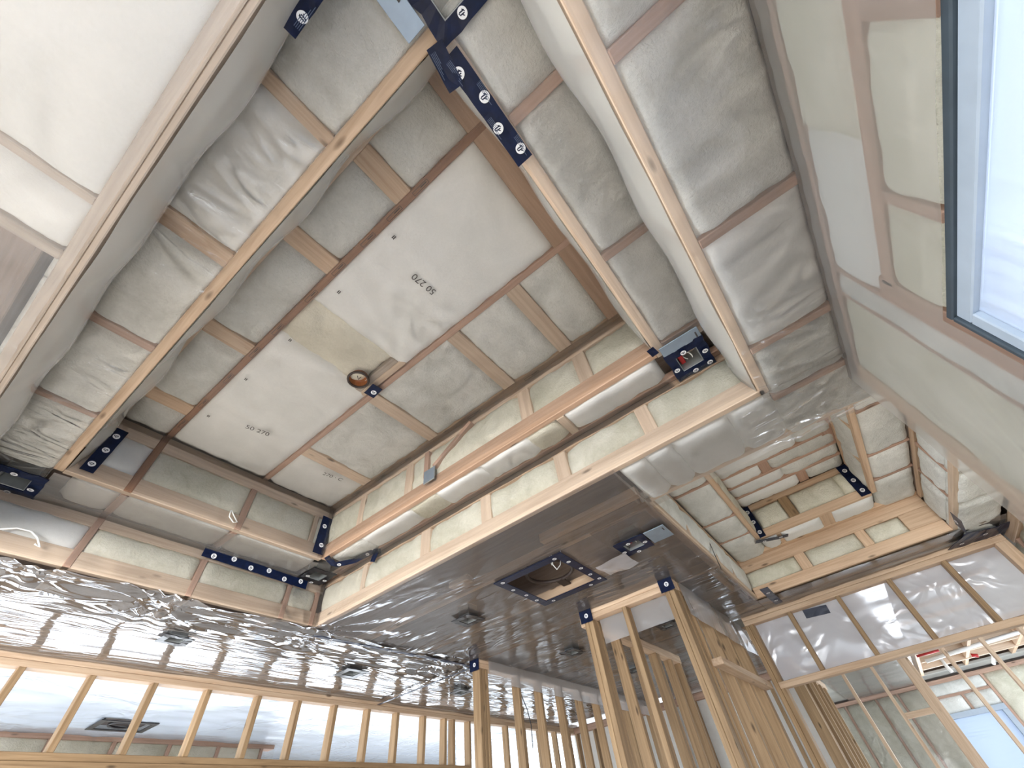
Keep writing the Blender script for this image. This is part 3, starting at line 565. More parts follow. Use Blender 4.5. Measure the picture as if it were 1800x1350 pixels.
ab(wa, 'stud', (1.092, 1.108), (YW - W6, YW), (FL, .962), 'red'); ab(wa, 'corner_post', (1.468, 1.555), (YW - W6, YW), (FL, .962), 'pine')
for k, (a, b, z0, z1) in enumerate(((-1.5, .58, .789, .962), (.58, 1.0, .789, .962), (-.26, .325, .625, .757), (.362, .672, .625, .757), (.700, .935, .625, .757), (1.012, 1.092, FL, .962), (1.108, 1.468, FL, .962))):
    batt(wa, '+y', (a, b), (z0, z1), YW, ('green', 'smooth', 'smooth', 'green', 'green', 'white', 'green')[k], rough=.004, puff=.005)
wi = struct('window_1', 'bright frosted window in the insulated wall on the right', 'window', (-.2, YW, .6))
ab(wi, 'head_gasket', (-1.5, .93), (YW - .02, YW + .010), (.597, .612), 'gasket'); ab(wi, 'jamb_gasket', (.918, .930), (YW - .02, YW + .010), (-.4, .597), 'gasket')
ab(wi, 'window_frame', (-1.5, .918), (YW - .03, YW + .004), (.566, .597), 'frame'); ab(wi, 'window_frame', (.888, .918), (YW - .03, YW + .004), (-.36, .566), 'frame'); ab(wi, 'window_frame', (-1.5, .918), (YW - .03, YW + .004), (-.40, -.36), 'frame')
ab(wi, 'pane', (-1.5, .888), (YW - .012, YW - .008), (-.36, .566), 'pane', .001)
w3 = struct('added_fill_window', 'added window frame outside the view, set round the fill lamp behind', 'window', (-3., YW, .0))  # unseen frame, made up to go with the fill lamp behind the camera
for X, Z in (((-4.4, -1.6), (.60, .64)), ((-4.4, -1.6), (-.62, -.58)), ((-4.4, -4.36), (-.58, .60)), ((-1.64, -1.6), (-.58, .60)), ((-3.02, -2.98), (-.58, .60))): ab(w3, 'window_frame', X, (YW - .03, YW + .004), Z, 'frame')
ab(wa, 'sheathing', (-4.6, -1.5), (YW - .135, YW - .115), (.64, 1.28), 'deck'); ab(wa, 'sheathing', (-4.6, -1.5), (YW - .135, YW - .115), (FL, -.62), 'deck')
# return wall beyond the corner
we = struct('wall_right_beyond', 'insulated wall stepping back beyond the corner post', 'wall', (2.6, -1.09, FL))
ab(we, 'sheathing', (1.5, 4.6), (-1.24, -1.22), (FL, 1.28), 'deck'); ab(we, 'top_plate', (1.56, 3.95), (-1.09 - W6, -1.09), (.93, Z0), 'pine')
for k in range(7): batt(we, '+y', (1.62 + k * .38, 1.97 + k * .38), (FL, .93), -1.09, 'green', res=.09)
for k in range(7): ab(we, 'stud', (1.59 + k * .38, 1.62 + k * .38), (-1.09 - W6, -1.09), (FL, .93), 'red')

# ---- header wall on the left (long row of cripple studs)
YD = 3.566
wd = struct('wall_back', 'stud header wall above the wide opening on the left', 'wall', (1.5, YD, FL))
ab(wd, 'top_plate', (-1.6, 5.97), (YD, YD + W4), (.966, .996), 'pine'); ab(wd, 'top_plate', (-1.6, 5.97), (YD, YD + W4), (.934, .965), 'pine')
ab(wd, 'header_plate', (-1.6, 3.93), (YD - .002, YD + W4), (.568, .600), 'stud'); ab(wd, 'header_beam', (-1.6, 3.93), (YD - .004, YD + W4 + .004), (.36, .567), 'stud')
for x in (-.24, .085, .41, .725, 1.05, 1.375, 1.722, 2.037, 2.357, 2.684, 3.0, 3.326, 3.60): ab(wd, 'cripple_stud', (x - .016, x + .016), (YD, YD + W4), (.600, .934), 'stud')
ab(wd, 'trimmer_stud', (3.93, 3.96), (YD, YD + W4), (FL, .934), 'stud'); ab(wd, 'trimmer_stud', (3.70, 3.73), (YD, YD + W4), (.600, .934), 'stud')
for k in range(6): ab(wd, 'stud', (4.22 + k * .325, 4.25 + k * .325), (YD, YD + W4), (FL, .934), 'stud')
# room behind the header wall
cb = struct('ceiling_side_room', 'bright film ceiling of the room behind the header wall', 'ceiling', (1.2, 4.4, Z0))
ab(cb, 'ceiling_board', (-2.2, 6.2), (YD + W4, 8.3), (1.02, 1.05), 'ply' if 0 else 'whitep')
ws = struct('wall_side_room', 'insulated wall strip at the far side of the room behind the header wall', 'wall', (.8, 5.26, .6))
ab(ws, 'end_panel', (2.84, 6.2), (5.9, 5.93), (.45, Z0 + .02), 'whitep'); ab(ws, 'top_plate', (-2.2, 2.84), (5.26, 5.26 + W6), (.962, Z0), 'red'); ab(ws, 'header_plate', (-2.2, 2.84), (5.26, 5.26 + W6), (.60, .64), 'pine')
for k in range(11): ab(ws, 'stud', (-1.5 + k * .42, -1.47 + k * .42), (5.26, 5.26 + W6), (.64, .962), 'red')
for k in range(10): batt(ws, '-y', (-1.47 + k * .42, -1.08 + k * .42), (.64, .962), 5.26, 'green', res=.06)
# ---- far end wall of the hall
wf = struct('wall_far', 'framed end wall far down the hall', 'wall', (5.97, 3., FL))
ab(wf, 'top_plate', (5.97, 5.97 + W4), (2.4, YD + W4), (.93, .996), 'red')
for k in range(5): ab(wf, 'stud', (5.97, 5.97 + W4), (2.45 + k * .27, 2.48 + k * .27), (FL, .93), 'stud')
ab(wf, 'top_plate', (5.97, 5.97 + W4), (.66, 2.4), (.93, .996), 'red')
for k in range(6): ab(wf, 'stud', (5.97, 5.97 + W4), (.72 + k * .29, .75 + k * .29), (FL, .93), 'stud')
ab(wf, 'sheathing', (6.06, 6.08), (.74, YD + W4), (FL, 1.0), 'whitep')
# ---- partition running away from the first post
wp = struct('wall_partition_left', 'open stud partition running away from the taped post on the left', 'wall', (2.7, 2.37, FL))
ab(wp, 'top_plate', (2.70, 5.97), (2.335, 2.335 + W4), (.966, .996), 'pine'); ab(wp, 'top_plate', (2.70, 5.97), (2.335, 2.335 + W4), (.934, .965), 'pine')
for a, y0, y1 in ((2.700, 2.335, 2.406), (2.733, 2.335, 2.406), (2.768, 2.335, 2.406), (3.17, 2.335, 2.406), (3.475, 2.335, 2.406), (3.80, 2.335, 2.406), (4.13, 2.335, 2.406), (4.45, 2.335, 2.406), (4.78, 2.335, 2.406), (5.1, 2.335, 2.406), (5.42, 2.335, 2.406), (5.7, 2.335, 2.406)):
    ab(wp, 'stud', (a, a + T2), (y0, y1), (FL, .934), 'stud')
wq = struct('wall_closet', 'closet stud walls with two taped corner posts in the middle', 'wall', (2.66, 1.03, FL))
ab(wq, 'top_plate', (2.62, 2.62 + W4), (.70, 1.345), (.966, .996), 'pine'); ab(wq, 'top_plate', (2.62, 2.62 + W4), (.70, 1.345), (.934, .965), 'pine')
for X, Y in (((2.62, 2.691), (1.315, 1.345)), ((2.62, 2.691), (1.283, 1.314)), ((2.693, 2.724), (1.283, 1.345)), ((2.62, 2.691), (1.035, 1.065)), ((2.62, 2.691), (.738, .768)), ((2.62, 2.691), (.707, .737)), ((2.693, 2.723), (.70, .768))):
    ab(wq, 'post' if Y[0] not in (1.035,) else 'stud', X, Y, (FL, .934), 'stud')
for y0 in (1.345, .70):
    ab(wq, 'top_plate', (2.70, 4.3), (y0, y0 + W4), (.934, .996), 'pine')
for x in (3.10, 3.42, 3.74, 3.775, 4.05, 4.25): ab(wq, 'stud', (x, x + T2), (1.345, 1.345 + W4), (FL, .934), 'stud')
for x in (2.80, 3.13, 3.45, 3.80, 3.84): ab(wq, 'stud', (x, x + T2), (.70, .70 + W4), (FL, .934), 'stud')
ab(wq, 'blocking', (2.76, 3.83), (.640, .70), (.545, .580), 'pine')
# ---- header wall on the right
XC = 3.84
wc = struct('wall_header_right', 'stud header wall with silvery film above the opening on the right', 'wall', (XC, -.2, FL))
ab(wc, 'top_plate', (XC, XC + W4), (-1.05, .63), (.966, .998), 'pine'); ab(wc, 'top_plate', (XC, XC + W4), (-1.05, .63), (.934, .965), 'pine')
ab(wc, 'header_plate', (XC - .002, XC + W4), (-1.05, .60), (.535, .572), 'pine')
for y in (.30, -.04, -.37, -.70): ab(wc, 'cripple_stud', (XC, XC + W4), (y - .015, y + .015), (.572, .934), 'stud')
for y in (.600, .632): ab(wc, 'post', (XC, XC + W4), (y - .03, y), (FL, .934), 'stud')
ab(wc, 'post', (XC + .072, XC + .102), (.57, .64), (FL, .934), 'stud'); ab(wc, 'post', (XC, XC + W4), (-1.05, -.985), (FL, .934), 'pine')
# rooms beyond
wb = struct('wall_partition_far', 'open stud partition in the room beyond the right header', 'wall', (6.4, -.4, FL))
ab(wb, 'top_plate', (6.4, 6.4 + W4), (-1.9, .9), (.93, .996), 'pine')
for y, w_ in ((.345, .016), (.057, .016), (-.24, .05), (-.60, .016), (-.93, .016), (-1.25, .016), (-1.58, .016)): ab(wb, 'stud', (6.4, 6.4 + W4), (y - w_, y + w_), (FL, .93), 'pine')
ab(wb, 'blocking', (6.4, 6.4 + W4), (-.19, .04), (.44, .485), 'pine')
for k in range(6): ab(wb, 'stud', (5.72 + k * .33, 5.75 + k * .33), (.66, .66 + W4), (FL, .93), 'stud')
ab(wb, 'post', (5.62, 5.69), (.66, .76), (FL, .93), 'stud'); ab(wb, 'top_plate', (5.6, 7.6), (.66, .66 + W4), (.93, .996), 'pine')
XF = 9.7
wz = struct('wall_far_right', 'insulated outside wall at the end of the right hand room', 'wall', (XF, 0, FL))
ab(wz, 'top_plate', (XF, XF + W6), (-3.4, 2.2), (.95, Z0), 'red')
ys = [-3.4, -2.6, -1.75, -1.10, -.36, .0, .30, .75, 1.2, 1.65, 2.1]
for y in ys[1:]: ab(wz, 'stud', (XF, XF + W6), (y - .016, y + .016), (FL, .95), 'red')
for a, b in zip(ys[:-1], ys[1:]):
    if a == -1.10: batt(wz, '-x', (a + .016, -.75), (.62, .79), XF, 'white', res=.1); batt(wz, '-x', (-.72, b - .016), (.62, .79), XF, 'white', res=.1); batt(wz, '-x', (a + .016, b - .016), (.82, .95), XF, 'white', res=.1)
    else: batt(wz, '-x', (a + .016, b - .016), (FL, .95), XF, 'green', res=.1)
ab(wz, 'head_plate', (XF, XF + W6), (-1.08, -.38), (.79, .82), 'red'); ab(wz, 'cripple_stud', (XF, XF + W6), (-.75, -.72), (.62, .79), 'red')
w2 = struct('window_2', 'small pale blue window in the far right room', 'window', (XF, -.72, .2))
ab(w2, 'window_frame', (XF - .02, XF + .06), (-1.084, -.376), (.56, .62), 'frame'); ab(w2, 'window_frame', (XF - .02, XF + .06), (-1.084, -1.02), (-.4, .56), 'frame'); ab(w2, 'window_frame', (XF - .02, XF + .06), (-.43, -.376), (-.4, .56), 'frame')
ab(w2, 'pane', (XF + .03, XF + .036), (-1.02, -.43), (-.4, .56), 'pane', .001)
ab(wz, 'sheathing', (XF + .125, XF + .145), (-3.4, 2.2), (.62, 1.36), 'deck'); ab(wz, 'sheathing', (XF + .125, XF + .145), (-.37, 2.2), (FL, .62), 'deck'); ab(wz, 'sheathing', (XF + .125, XF + .145), (-3.4, -1.09), (FL, .62), 'deck')
cz = struct('ceiling_far_room', 'ceiling of the right hand room with one open joist bay', 'ceiling', (7, 0, Z0))
ab(cz, 'ceiling_board', (XC + W4, XF + .2), (-.36, 2.2), (1.03, 1.06), 'ground'); ab(cz, 'floor_deck', (XC + W4, XF + .2), (-3.4, -.36), (1.30, 1.33), 'deck')
ab(cz, 'ceiling_board', (XC + W4, 7.2), (-3.4, -.36), (1.03, 1.06), 'ground'); ab(cz, 'ceiling_board', (9.3, XF + .2), (-3.4, -.36), (1.03, 1.06), 'ground')
for k in range(5): ab(cz, 'joist', (7.25, 9.3), (-.46 - k * .55, -.42 - k * .55), (1.03, 1.28), 'pine')
ab(cz, 'blocking', (8.1, 8.14), (-1.5, -.46), (1.02, 1.26), 'pale'); ab(cz, 'blocking', (8.7, 8.74), (-2.4, -.46), (1.02, 1.26), 'pale')
# ================================================================ PLASTIC FILM
O = .024
def wob(A=.004, f=3., sd=0.): return lambda p, q: A * noise.fractal(Vector((p * f, q * f, sd)), 1., 2, 3)
def drape(lo, hi, bulge, sd, along=0):
    """film hanging between two plates: bulges out in the middle, tucked in at intervals"""
    def f(p, q):
        k = (q - lo) / (hi - lo) if along == 0 else (p - lo) / (hi - lo); s_ = p if along == 0 else q
        tuck = .55 + .45 * math.sin(s_ * 6.4 + sd) ** 2 + .25 * noise.noise(Vector((s_ * 3, sd, 0)))
        return bulge * max(0, math.sin(math.pi * min(1, max(0, k)))) * tuck + .003 * noise.noise(Vector((p * 5, q * 5, sd)))
    return f
SH = 'vapour_barrier_sheet'
HU = [(.566, .640, 1.172, 1.258)]
sheet(SH, 'clear film under the upper ceiling of the large tray', '-z', (IA + .02, IB), (JA, JB), Z2 - .034, 'clear', .025, lambda p, q: .004 * noise.fractal(Vector((p * 5, q * 5, 1)), 1., 2, 3) + .004 * max(0, ridge(p, q, 2.2, 7, 3)) ** 6, HU)
sheet(SH, 'clear film over the upper step wall above the grey ledge', '-y', (IA, IB), (Z1, Z2), JB - O, 'clear', .03, wob(.003, 6, 2))
sheet(SH, 'clear film over the upper step wall with the brown bottom plate', '-x', (JA, JB), (Z1, Z2), IB - O - .004, 'clear', .03, wob(.004, 6, 3))
sheet(SH, 'pale film draped inside the long upper plate, left of the brown chord', '+x', (JA, JB), (Z1, Z2), IA + .004, 'drape', .025, drape(Z1, Z2, .034, .4))
sheet(SH, 'pale film sagging below the taped plate of the tray', '+y', (IA, IB), (Z1, Z2 - .01), JA + .002, 'drape', .025, drape(Z1, Z2, .030, 1.3))
sheet(SH, 'clear crinkled film under the wide ledge on the left', '-z', (XA, IA - .03), (YA, 2.30), Z1 - O, 'crinkle', .02, lambda p, q: .005 * ridge(p, q, 5, 11, 4) ** 3 + .003 * noise.noise(Vector((p * 9, q * 6, 2))))
sheet(SH, 'clear crinkled film under the ledge beside the taped plate', '-z', (IA, 1.21), (YA, JA - .01), Z1 - O, 'gloss', .02, lambda p, q: .004 * ridge(p, q, 11, 5, 5) ** 3 + .003 * noise.noise(Vector((p * 6, q * 9, 3))))
sheet(SH, 'grey film stretched under the far ledge of the tray', '-z', (-.05, 1.19), (JB - .004, YB), Z1 - .027, 'greyf', .03, lambda p, q: .006 * noise.fractal(Vector((p * 3, q * 5, 5)), 1., 2, 2))
sheet(SH, 'clear film under the ledge filled with white insulation', '-z', (1.19, XB), (.04, 2.28), Z1 - .030, 'clear', .025, wob(.005, 6, 6))
sheet(SH, 'clear film over the lower step wall on the left', '-y', (XA - .4, XB), (Z0, Z1), YB - O, 'clear', .03, wob(.004, 5, 7))
sheet(SH, 'clear film over the lower step wall with pale green insulation', '-x', (YA, YB), (Z0, Z1), XB - O - .003, 'clear', .03, wob(.005, 5, 8))
sheet(SH, 'pale film bulging below the long ledge, along the double plate', '+x', (YA - .35, YB), (Z0 + .004, Z1), XA + .016, 'drape', .025, drape(Z0, Z1, .030, 2.1))
sheet(SH, 'white crinkled film hanging from the plate beside the window wall strip', '+y', (XA - .3, XB), (Z0 + .002, Z1), YA + .004, 'drape', .02, drape(Z0, Z1, .040, .9))
sheet(SH, 'film under the white ceiling strip left of the double plate', '-z', (-1.3, XA), (-.5, 2.46), Z0 - .028, 'soft', .02, lambda p, q: .004 * noise.noise(Vector((p * 4, q * 4, 2))) + .010 * max(0, ridge(p, q, 3, 9, 2)) ** 6 * min(1, max(0, (q - .7) / .25)))
sheet(SH, 'crinkled film under the ceiling strip beside the window wall', '-z', (-.9, XB + .02), (YW + .008, YA), Z0 - O, 'gloss', .02, lambda p, q: .007 * max(0, ridge(p, q, 9, 4, 7)) ** 4 + .004 * noise.noise(Vector((p * 4, q * 9, 1))))
sheet(SH, 'glossy film under the white strip between the two trays', '-z', (XB - .012, 1.764), (-.60, .43), Z0 - .026, 'gloss', .02, lambda p, q: .005 * max(0, ridge(p, q, 6, 5, 9)) ** 4 + .006 * star(p, q, 1.60, -.36, 9, .14))
def left_film(p, q):
    b = (.002 + .011 * max(0, min(1, (3.02 - q) / .2)) * (.35 + .65 * (noise.noise(Vector((p * 1.5, q, 4))) > -.1))) * ridge(p, q, 1.0, 12, 11) ** 3 + .006 * noise.noise(Vector((p * 3, q * 4, 8)))
    return b + .018 * star(p, q, .62, 2.60, 11, .22) + .010 * star(p, q, 1.42, 2.60, 9, .25, 1) + .014 * star(p, q, .10, 2.55, 8, .2, 2) + .014 * star(p, q, 2.55, 2.60, 10, .2, .5)
BX = [(.864, 2.962, .13, .10), (2.045, 2.985, .17, .15), (3.185, 2.978, .15, .13), (2.035, 1.835, .15, .14), (3.211, 1.808, .15, .13), (4.206, 1.765, .15, .13), (2.022, .655, .15, .13), (3.36, 1.054, .14, .12)]
HB = [(x - a * .28, x + a * .28, y - b * .28, y + b * .28) for x, y, a, b in BX]
HS = (1.800, 2.262, .982, 1.395)
sheet(SH, 'wide shiny film under the lower ceiling in front of the left header wall', '-z', (-1.6, 2.73), (YB - .01, YD), Z0 - .012, 'shiny', .018, left_film, HB[:2])
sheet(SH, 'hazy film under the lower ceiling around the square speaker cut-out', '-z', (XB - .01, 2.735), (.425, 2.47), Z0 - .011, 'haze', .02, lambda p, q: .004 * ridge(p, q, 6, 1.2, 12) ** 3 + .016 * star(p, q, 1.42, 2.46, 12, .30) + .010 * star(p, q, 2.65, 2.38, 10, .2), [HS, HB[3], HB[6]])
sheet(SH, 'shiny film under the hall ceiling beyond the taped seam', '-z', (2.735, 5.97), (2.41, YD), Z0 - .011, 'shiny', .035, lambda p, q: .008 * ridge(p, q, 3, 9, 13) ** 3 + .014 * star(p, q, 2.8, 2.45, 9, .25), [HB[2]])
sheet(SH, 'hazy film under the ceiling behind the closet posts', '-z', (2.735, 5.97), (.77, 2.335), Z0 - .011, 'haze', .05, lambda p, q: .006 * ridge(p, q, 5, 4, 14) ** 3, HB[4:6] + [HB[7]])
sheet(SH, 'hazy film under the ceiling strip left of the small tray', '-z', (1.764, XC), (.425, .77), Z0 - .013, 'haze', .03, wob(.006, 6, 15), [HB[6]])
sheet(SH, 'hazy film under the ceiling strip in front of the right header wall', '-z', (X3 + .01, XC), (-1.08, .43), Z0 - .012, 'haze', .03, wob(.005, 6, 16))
sheet(SH, 'milky film over the outside wall around the bright window', '+y', (-1.5, 1.56), (FL, .99), YW + .019, 'wallf', .05, wob(.003, 5, 17), [(-1.51, .926, FL - .01, .606)])
sheet(SH, 'silvery film stretched behind the studs of the right header wall', '-x', (-1.0, .57), (.56, .96), XC + W4 + .012, 'silver', .03, lambda p, q: .012 * ridge(p, q, 2.5, 6, 19) ** 3 + .008 * noise.noise(Vector((p * 4, q * 4, 1))))
sheet(SH, 'bright bluish film under the ceiling of the room behind the header wall', '-z', (-2.2, 6.1), (YD + W4 + .005, 8.2), Z0 - .004, 'bright', .06, lambda p, q: .012 * ridge(p, q, 1.5, 5, 20) ** 3, [(1.17, 1.52, 4.73, 5.0)])
sheet(SH, 'clear film over the strip of far insulation in the side room', '-y', (-2.2, 2.84), (.62, .99), 5.26 - .014, 'clear', .05, wob(.012, 3, 21))
sheet(SH, 'grey film under the ceiling of the right hand room', '-z', (XC + W4 + .03, 9.6), (-.36, .64), Z0 - .004, 'greyf', .06, wob(.012, 3, 22))
sheet(SH, 'pale film flap hanging along the closet wall top', '-y', (2.72, 4.2), (.80, .99), .692, 'flap', .04, lambda p, q: .012 * noise.noise(Vector((p * 5, q * 6, 2))))
sheet(SH, 'pale film flap hanging along the closet front between the posts', '-x', (.79, 1.27), (.80, .97), 2.70, 'flap', .03, lambda p, q: .012 * noise.noise(Vector((p * 5, q * 6, 3))))
sheet(SH, 'pale film flap hanging along the partition behind the left post', '-y', (2.80, 5.9), (.855, .99), 2.326, 'flap', .05, lambda p, q: .010 * noise.noise(Vector((p * 5, q * 6, 4))))
sheet(SH, 'clear film over the insulated wall at the end of the right hand room', '-x', (-.36, 2.1), (.0, .95), XF - .02, 'clear', .1, wob(.015, 2, 23))

# ================================================================ TAPE
tape('long navy tape with white round logos along the plate at the top', [(.002, .020, Z1 - .034), (.15, .018, Z1 - .034), (.294, .017, Z1 - .034)], DN, .047, 4, fine=4, wav=.002)
tape('short crumpled navy tape at the head of the long taped plate', [(-.032, .036, Z1 - .037), (.060, .052, Z1 - .037)], DN, .042, 0, fine=1, wav=.004)
tape('navy tape patch on the draped film at the upper left edge', [(XA + .040, .245, 1.105), (XA + .040, .095, 1.105)], (.45, 0, -.9), .036, 2, fine=1)
tape('upright navy tape in the tray corner above the dark light box', [(1.155, JB - .032, 1.500), (1.150, JB - .032, 1.262)], (0, -1, 0), .066, 2, side=.1)
tape('upright navy tape beside the light box at the left edge', [(.034, JB - .034, 1.505), (.030, JB - .034, 1.262)], (0, -1, 0), .050, 3, side=.05)
tape('long navy tape with six logos under the edge of the grey ledge', [(.655, YB - .032, 1.208), (.95, YB - .032, 1.203), (1.262, YB - .032, 1.194)], (0, -1, 0), .048, 6)
tape('wavy navy tape curling off the tray corner ledge', [(1.185, 2.16, Z1 - .02), (1.25, 2.17, Z1 - .045), (1.32, 2.09, Z1 - .03), (1.355, 1.96, Z1 - .012), (1.385, 1.93, Z1 - .012)], (-.25, -.2, -1), .036, 2, wav=.004, side=.05)
tape('short navy tape hanging at the end of the wavy tape', [(XB - .036, 1.935, 1.25), (XB - .036, 1.965, 1.185)], (-1, 0, 0), .045, 0)
tape('small navy tape square beside the round brown can', [(.690, 1.180, Z2 - .043), (.697, 1.255, Z2 - .043)], DN, .055, 1, fine=0, side=-.1)
tape('tiny navy tape at the right end of the brown plate', [(1.135, .036, Z1 - .034), (1.178, .030, Z1 - .034)], DN, .030)
tape('long dark tape closing the ceiling seam from tray corner to left post', [(1.415, 2.505, Z0 - .036), (2.0, 2.475, Z0 - .034), (2.70, 2.425, Z0 - .036)], DN, .034, 6, wav=.003, side=.0)
tape('dark tape on the ceiling seam running from left post to the back wall', [(2.735, 2.44, Z0 - .036), (2.745, 3.0, Z0 - .034), (2.755, 3.555, Z0 - .034)], DN, .026, 0, wav=.003)
for lab, x, y in (('navy tape cap on top of the left post', 2.695, 2.37), ('navy tape cap on the corner post nearest the speaker cut-out', 2.614, 1.315), ('navy tape cap on the right closet post', 2.614, .737)):
    tape(lab, [(x - .012, y + .045, .955), (x - .012, y - .045, .955)], (-1, 0, 0), .075, 1, side=0)
tape('upright navy tape on the left corner of the small tray', [(A3 - .016, B3 - .018, U2 - .01), (A3 - .016, B3 - .018, Z1 + .0)], (-1, 0, 0), .050, 3, side=0)
tape('upright navy tape on the right corner of the small tray', [(A3 - .016, B2 + .030, U2 - .01), (A3 - .016, B2 + .030, Z1 - .0)], (-1, 0, 0), .060, 3, side=0)
tape('grey blue tape lying across the ledge of the small tray', [(A3 - .02, .205, Z1 - .016), (A3 + .06, .06, Z1 - .016), (A3 + .075, .0, Z1 - .016)], DN, .042, 2, m='tapegrey')
tape('dark tape strip crossing the far rim of the small tray', [Pz(1342, 1034, .972), Pz(1356, 1048, .972), Pz(1370, 1060, .972)], DN, .055, 2, side=0)
tape('grey tape patch on the side wall of the small tray', [Py(1680, 908, Y2 + .014), Py(1690, 930, Y2 + .014)], (0, 1, 0), .07, 1, m='tapegrey')
tape('wide dark tape at the right end of the header wall', [Pz(1682, 952, .972), Pz(1725, 944, .972), Pz(1770, 930, .972)], DN, .22, 3, wav=.006, side=.2)
tape('narrow dark slit of tape on the left wall of the small tray', [Py(1241, 941, Y3 - .014), Py(1252, 965, Y3 - .014), Py(1268, 1001, Y3 - .014)], (0, -1, 0), .014, 0, m='black')
tape('grey tape patch behind the film of the right header wall', [Px(1414, 1080, XC + .075), Px(1456, 1070, XC + .075)], (-1, 0, 0), .055, 0, m='tapegrey')

# ================================================================ LIGHT BOXES
def light_box(label, x, y, z, sx, sy, plate=None, red=False, wire=False, logos=4, m='navy', box='zinc', rot=0.):
    t = thing('light_box', label, 'light box', (x, y, z), group=None)
    hx, hy = sx * .27, sy * .27; V, F = [], []; n = 6; cz = z - .032
    # crumpled tape flange (closed slab ring)
    outer, inner = [], []
    cn = [(-1, -1), (1, -1), (1, 1), (-1, 1)]
    for k in range(4):
        for i in range(n):
            a, b = cn[k], cn[(k + 1) % 4]; f_ = i / n
            qx, qy = a[0] + (b[0] - a[0]) * f_, a[1] + (b[1] - a[1]) * f_
            j = noise.noise(Vector((x * 9 + k, y * 9 + i * .7, 1))) * .10; h = noise.noise(Vector((k * 3 + i, x * 5, y * 3))) * .006
            outer.append((qx * sx / 2 * (1 + j), qy * sy / 2 * (1 - j), h)); inner.append((qx * hx, qy * hy, h * .3))
    c = W((x, y, cz)); N_ = len(outer)
    for dz in (0, .004):
        for ring in (outer, inner): V += [(a * S, b * S, (h + dz) * S) for a, b, h in ring]
    for k in range(N_):
        k2 = (k + 1) % N_; F += [(k2, k, N_ + k, N_ + k2), (2 * N_ + k, 2 * N_ + k2, 3 * N_ + k2, 3 * N_ + k), (k, k2, 2 * N_ + k2, 2 * N_ + k), (N_ + k2, N_ + k, 3 * N_ + k, 3 * N_ + k2)]
    me = bpy.data.meshes.new('tape_flange'); me.from_pydata(V, [], F); me.materials.append(MT[m])
    mw = Matrix.Rotation(rot, 4, 'Z'); mw.translation = c; fl = link('tape_flange', me, t, mw)
    # open box above
    b = []
    for s_ in (-1, 1):
        ab(t, 'box_side', (x + s_ * hx - .003, x + s_ * hx + .003), (y - hy, y + hy), (z - .028, z + .050), box, .001)
        ab(t, 'box_side', (x - hx, x + hx), (y + s_ * hy - .003, y + s_ * hy + .003), (z - .028, z + .050), box, .001)
    ab(t, 'box_back', (x - hx, x + hx), (y - hy, y + hy), (z + .050, z + .054), 'grey' if red else box, .001)
    if plate:
        (x0, x1, y0, y1) = plate; p = ab(t, 'mounting_plate', (x0, x1), (y0, y1), (z - .032, z - .028), 'steel', .001)
        if abs(x1 - x0) > .02:
            flat('plate_slot', p, (x0 + .02, y0 + .012, z - .0325), (1, 0, 0), (0, -1, 0), [[(0, 0), (.03, 0), (.03, -.006), (0, -.006)]], 'ink')
    if red: ab(t, 'red_clamp', (x - hx * .2, x + hx * .9), (y + hy * .35, y + hy * .8), (z + .005, z + .02), 'redp')
    if wire: tube('white_wire', t, arc((x + .005, y, z + .004), (1, 0, 0), (0, .6, .6), hx * .55, hy * .6, .2, 5.2), .0022, 'whitep')
    lp = [(.36, .02), (-.36, .05), (.05, .39), (-.05, -.39), (.36, -.36)]
    for k in range(logos): put_logo(fl, (x + lp[k][0] * sx, y + lp[k][1] * sy, cz - .006), (1, .3 * k, 0), DN, .85)
    return t
light_box('navy flanged light box with red clamp at the right end of the ledge', 1.305, -.068, Z1, .175, .165, (1.165, 1.222, -.150, .010), True, True, 5)
light_box('black flanged light box in the corner of the far ledge', 1.275, 2.375, Z1, .155, .175, None, False, False, 3, m='black', box='zinc')
light_box('large navy light box flange at the left edge of the ledge', -.137, 2.392, Z1, .18, .19, None, False, False, 4, box='dim' if 0 else 'zinc')
light_box('navy light box with a blue grey slotted plate at the top corner', -.085, -.055, Z1, .15, .16, (-.178, -.068, .028, .080), False, False, 2)
light_box('navy light box with red clamp beside the square cut-out', 2.022, .655, Z0, .165, .165, (1.945, 2.085, .455, .565), True, True, 4)
light_box('dark light box in the hazy ceiling above the left post', 2.035, 1.835, Z0, .15, .15, None, True, False, 0, m='black')
light_box('dark light box in the ceiling just left of the closet post', 3.211, 1.808, Z0, .17, .14, None, False, False, 0, m='black')
light_box('dark light box in the ceiling seen between the closet studs', 4.206, 1.765, Z0, .16, .14, None, False, False, 0, m='black')
light_box('crumpled black light box in the shiny film under the star of folds', .864, 2.962, Z0, .15, .13, None, False, False, 0, m='black')
light_box('black light box in the middle of the shiny film', 2.045, 2.985, Z0, .18, .18, None, False, False, 0, m='black')
light_box('black light box in the film half hidden by the left post', 3.185, 2.978, Z0, .16, .14, None, False, False, 0, m='black')
light_box('dark light box above the closet between the two posts', 3.36, 1.054, Z0, .15, .13, None, False, False, 0, m='black')

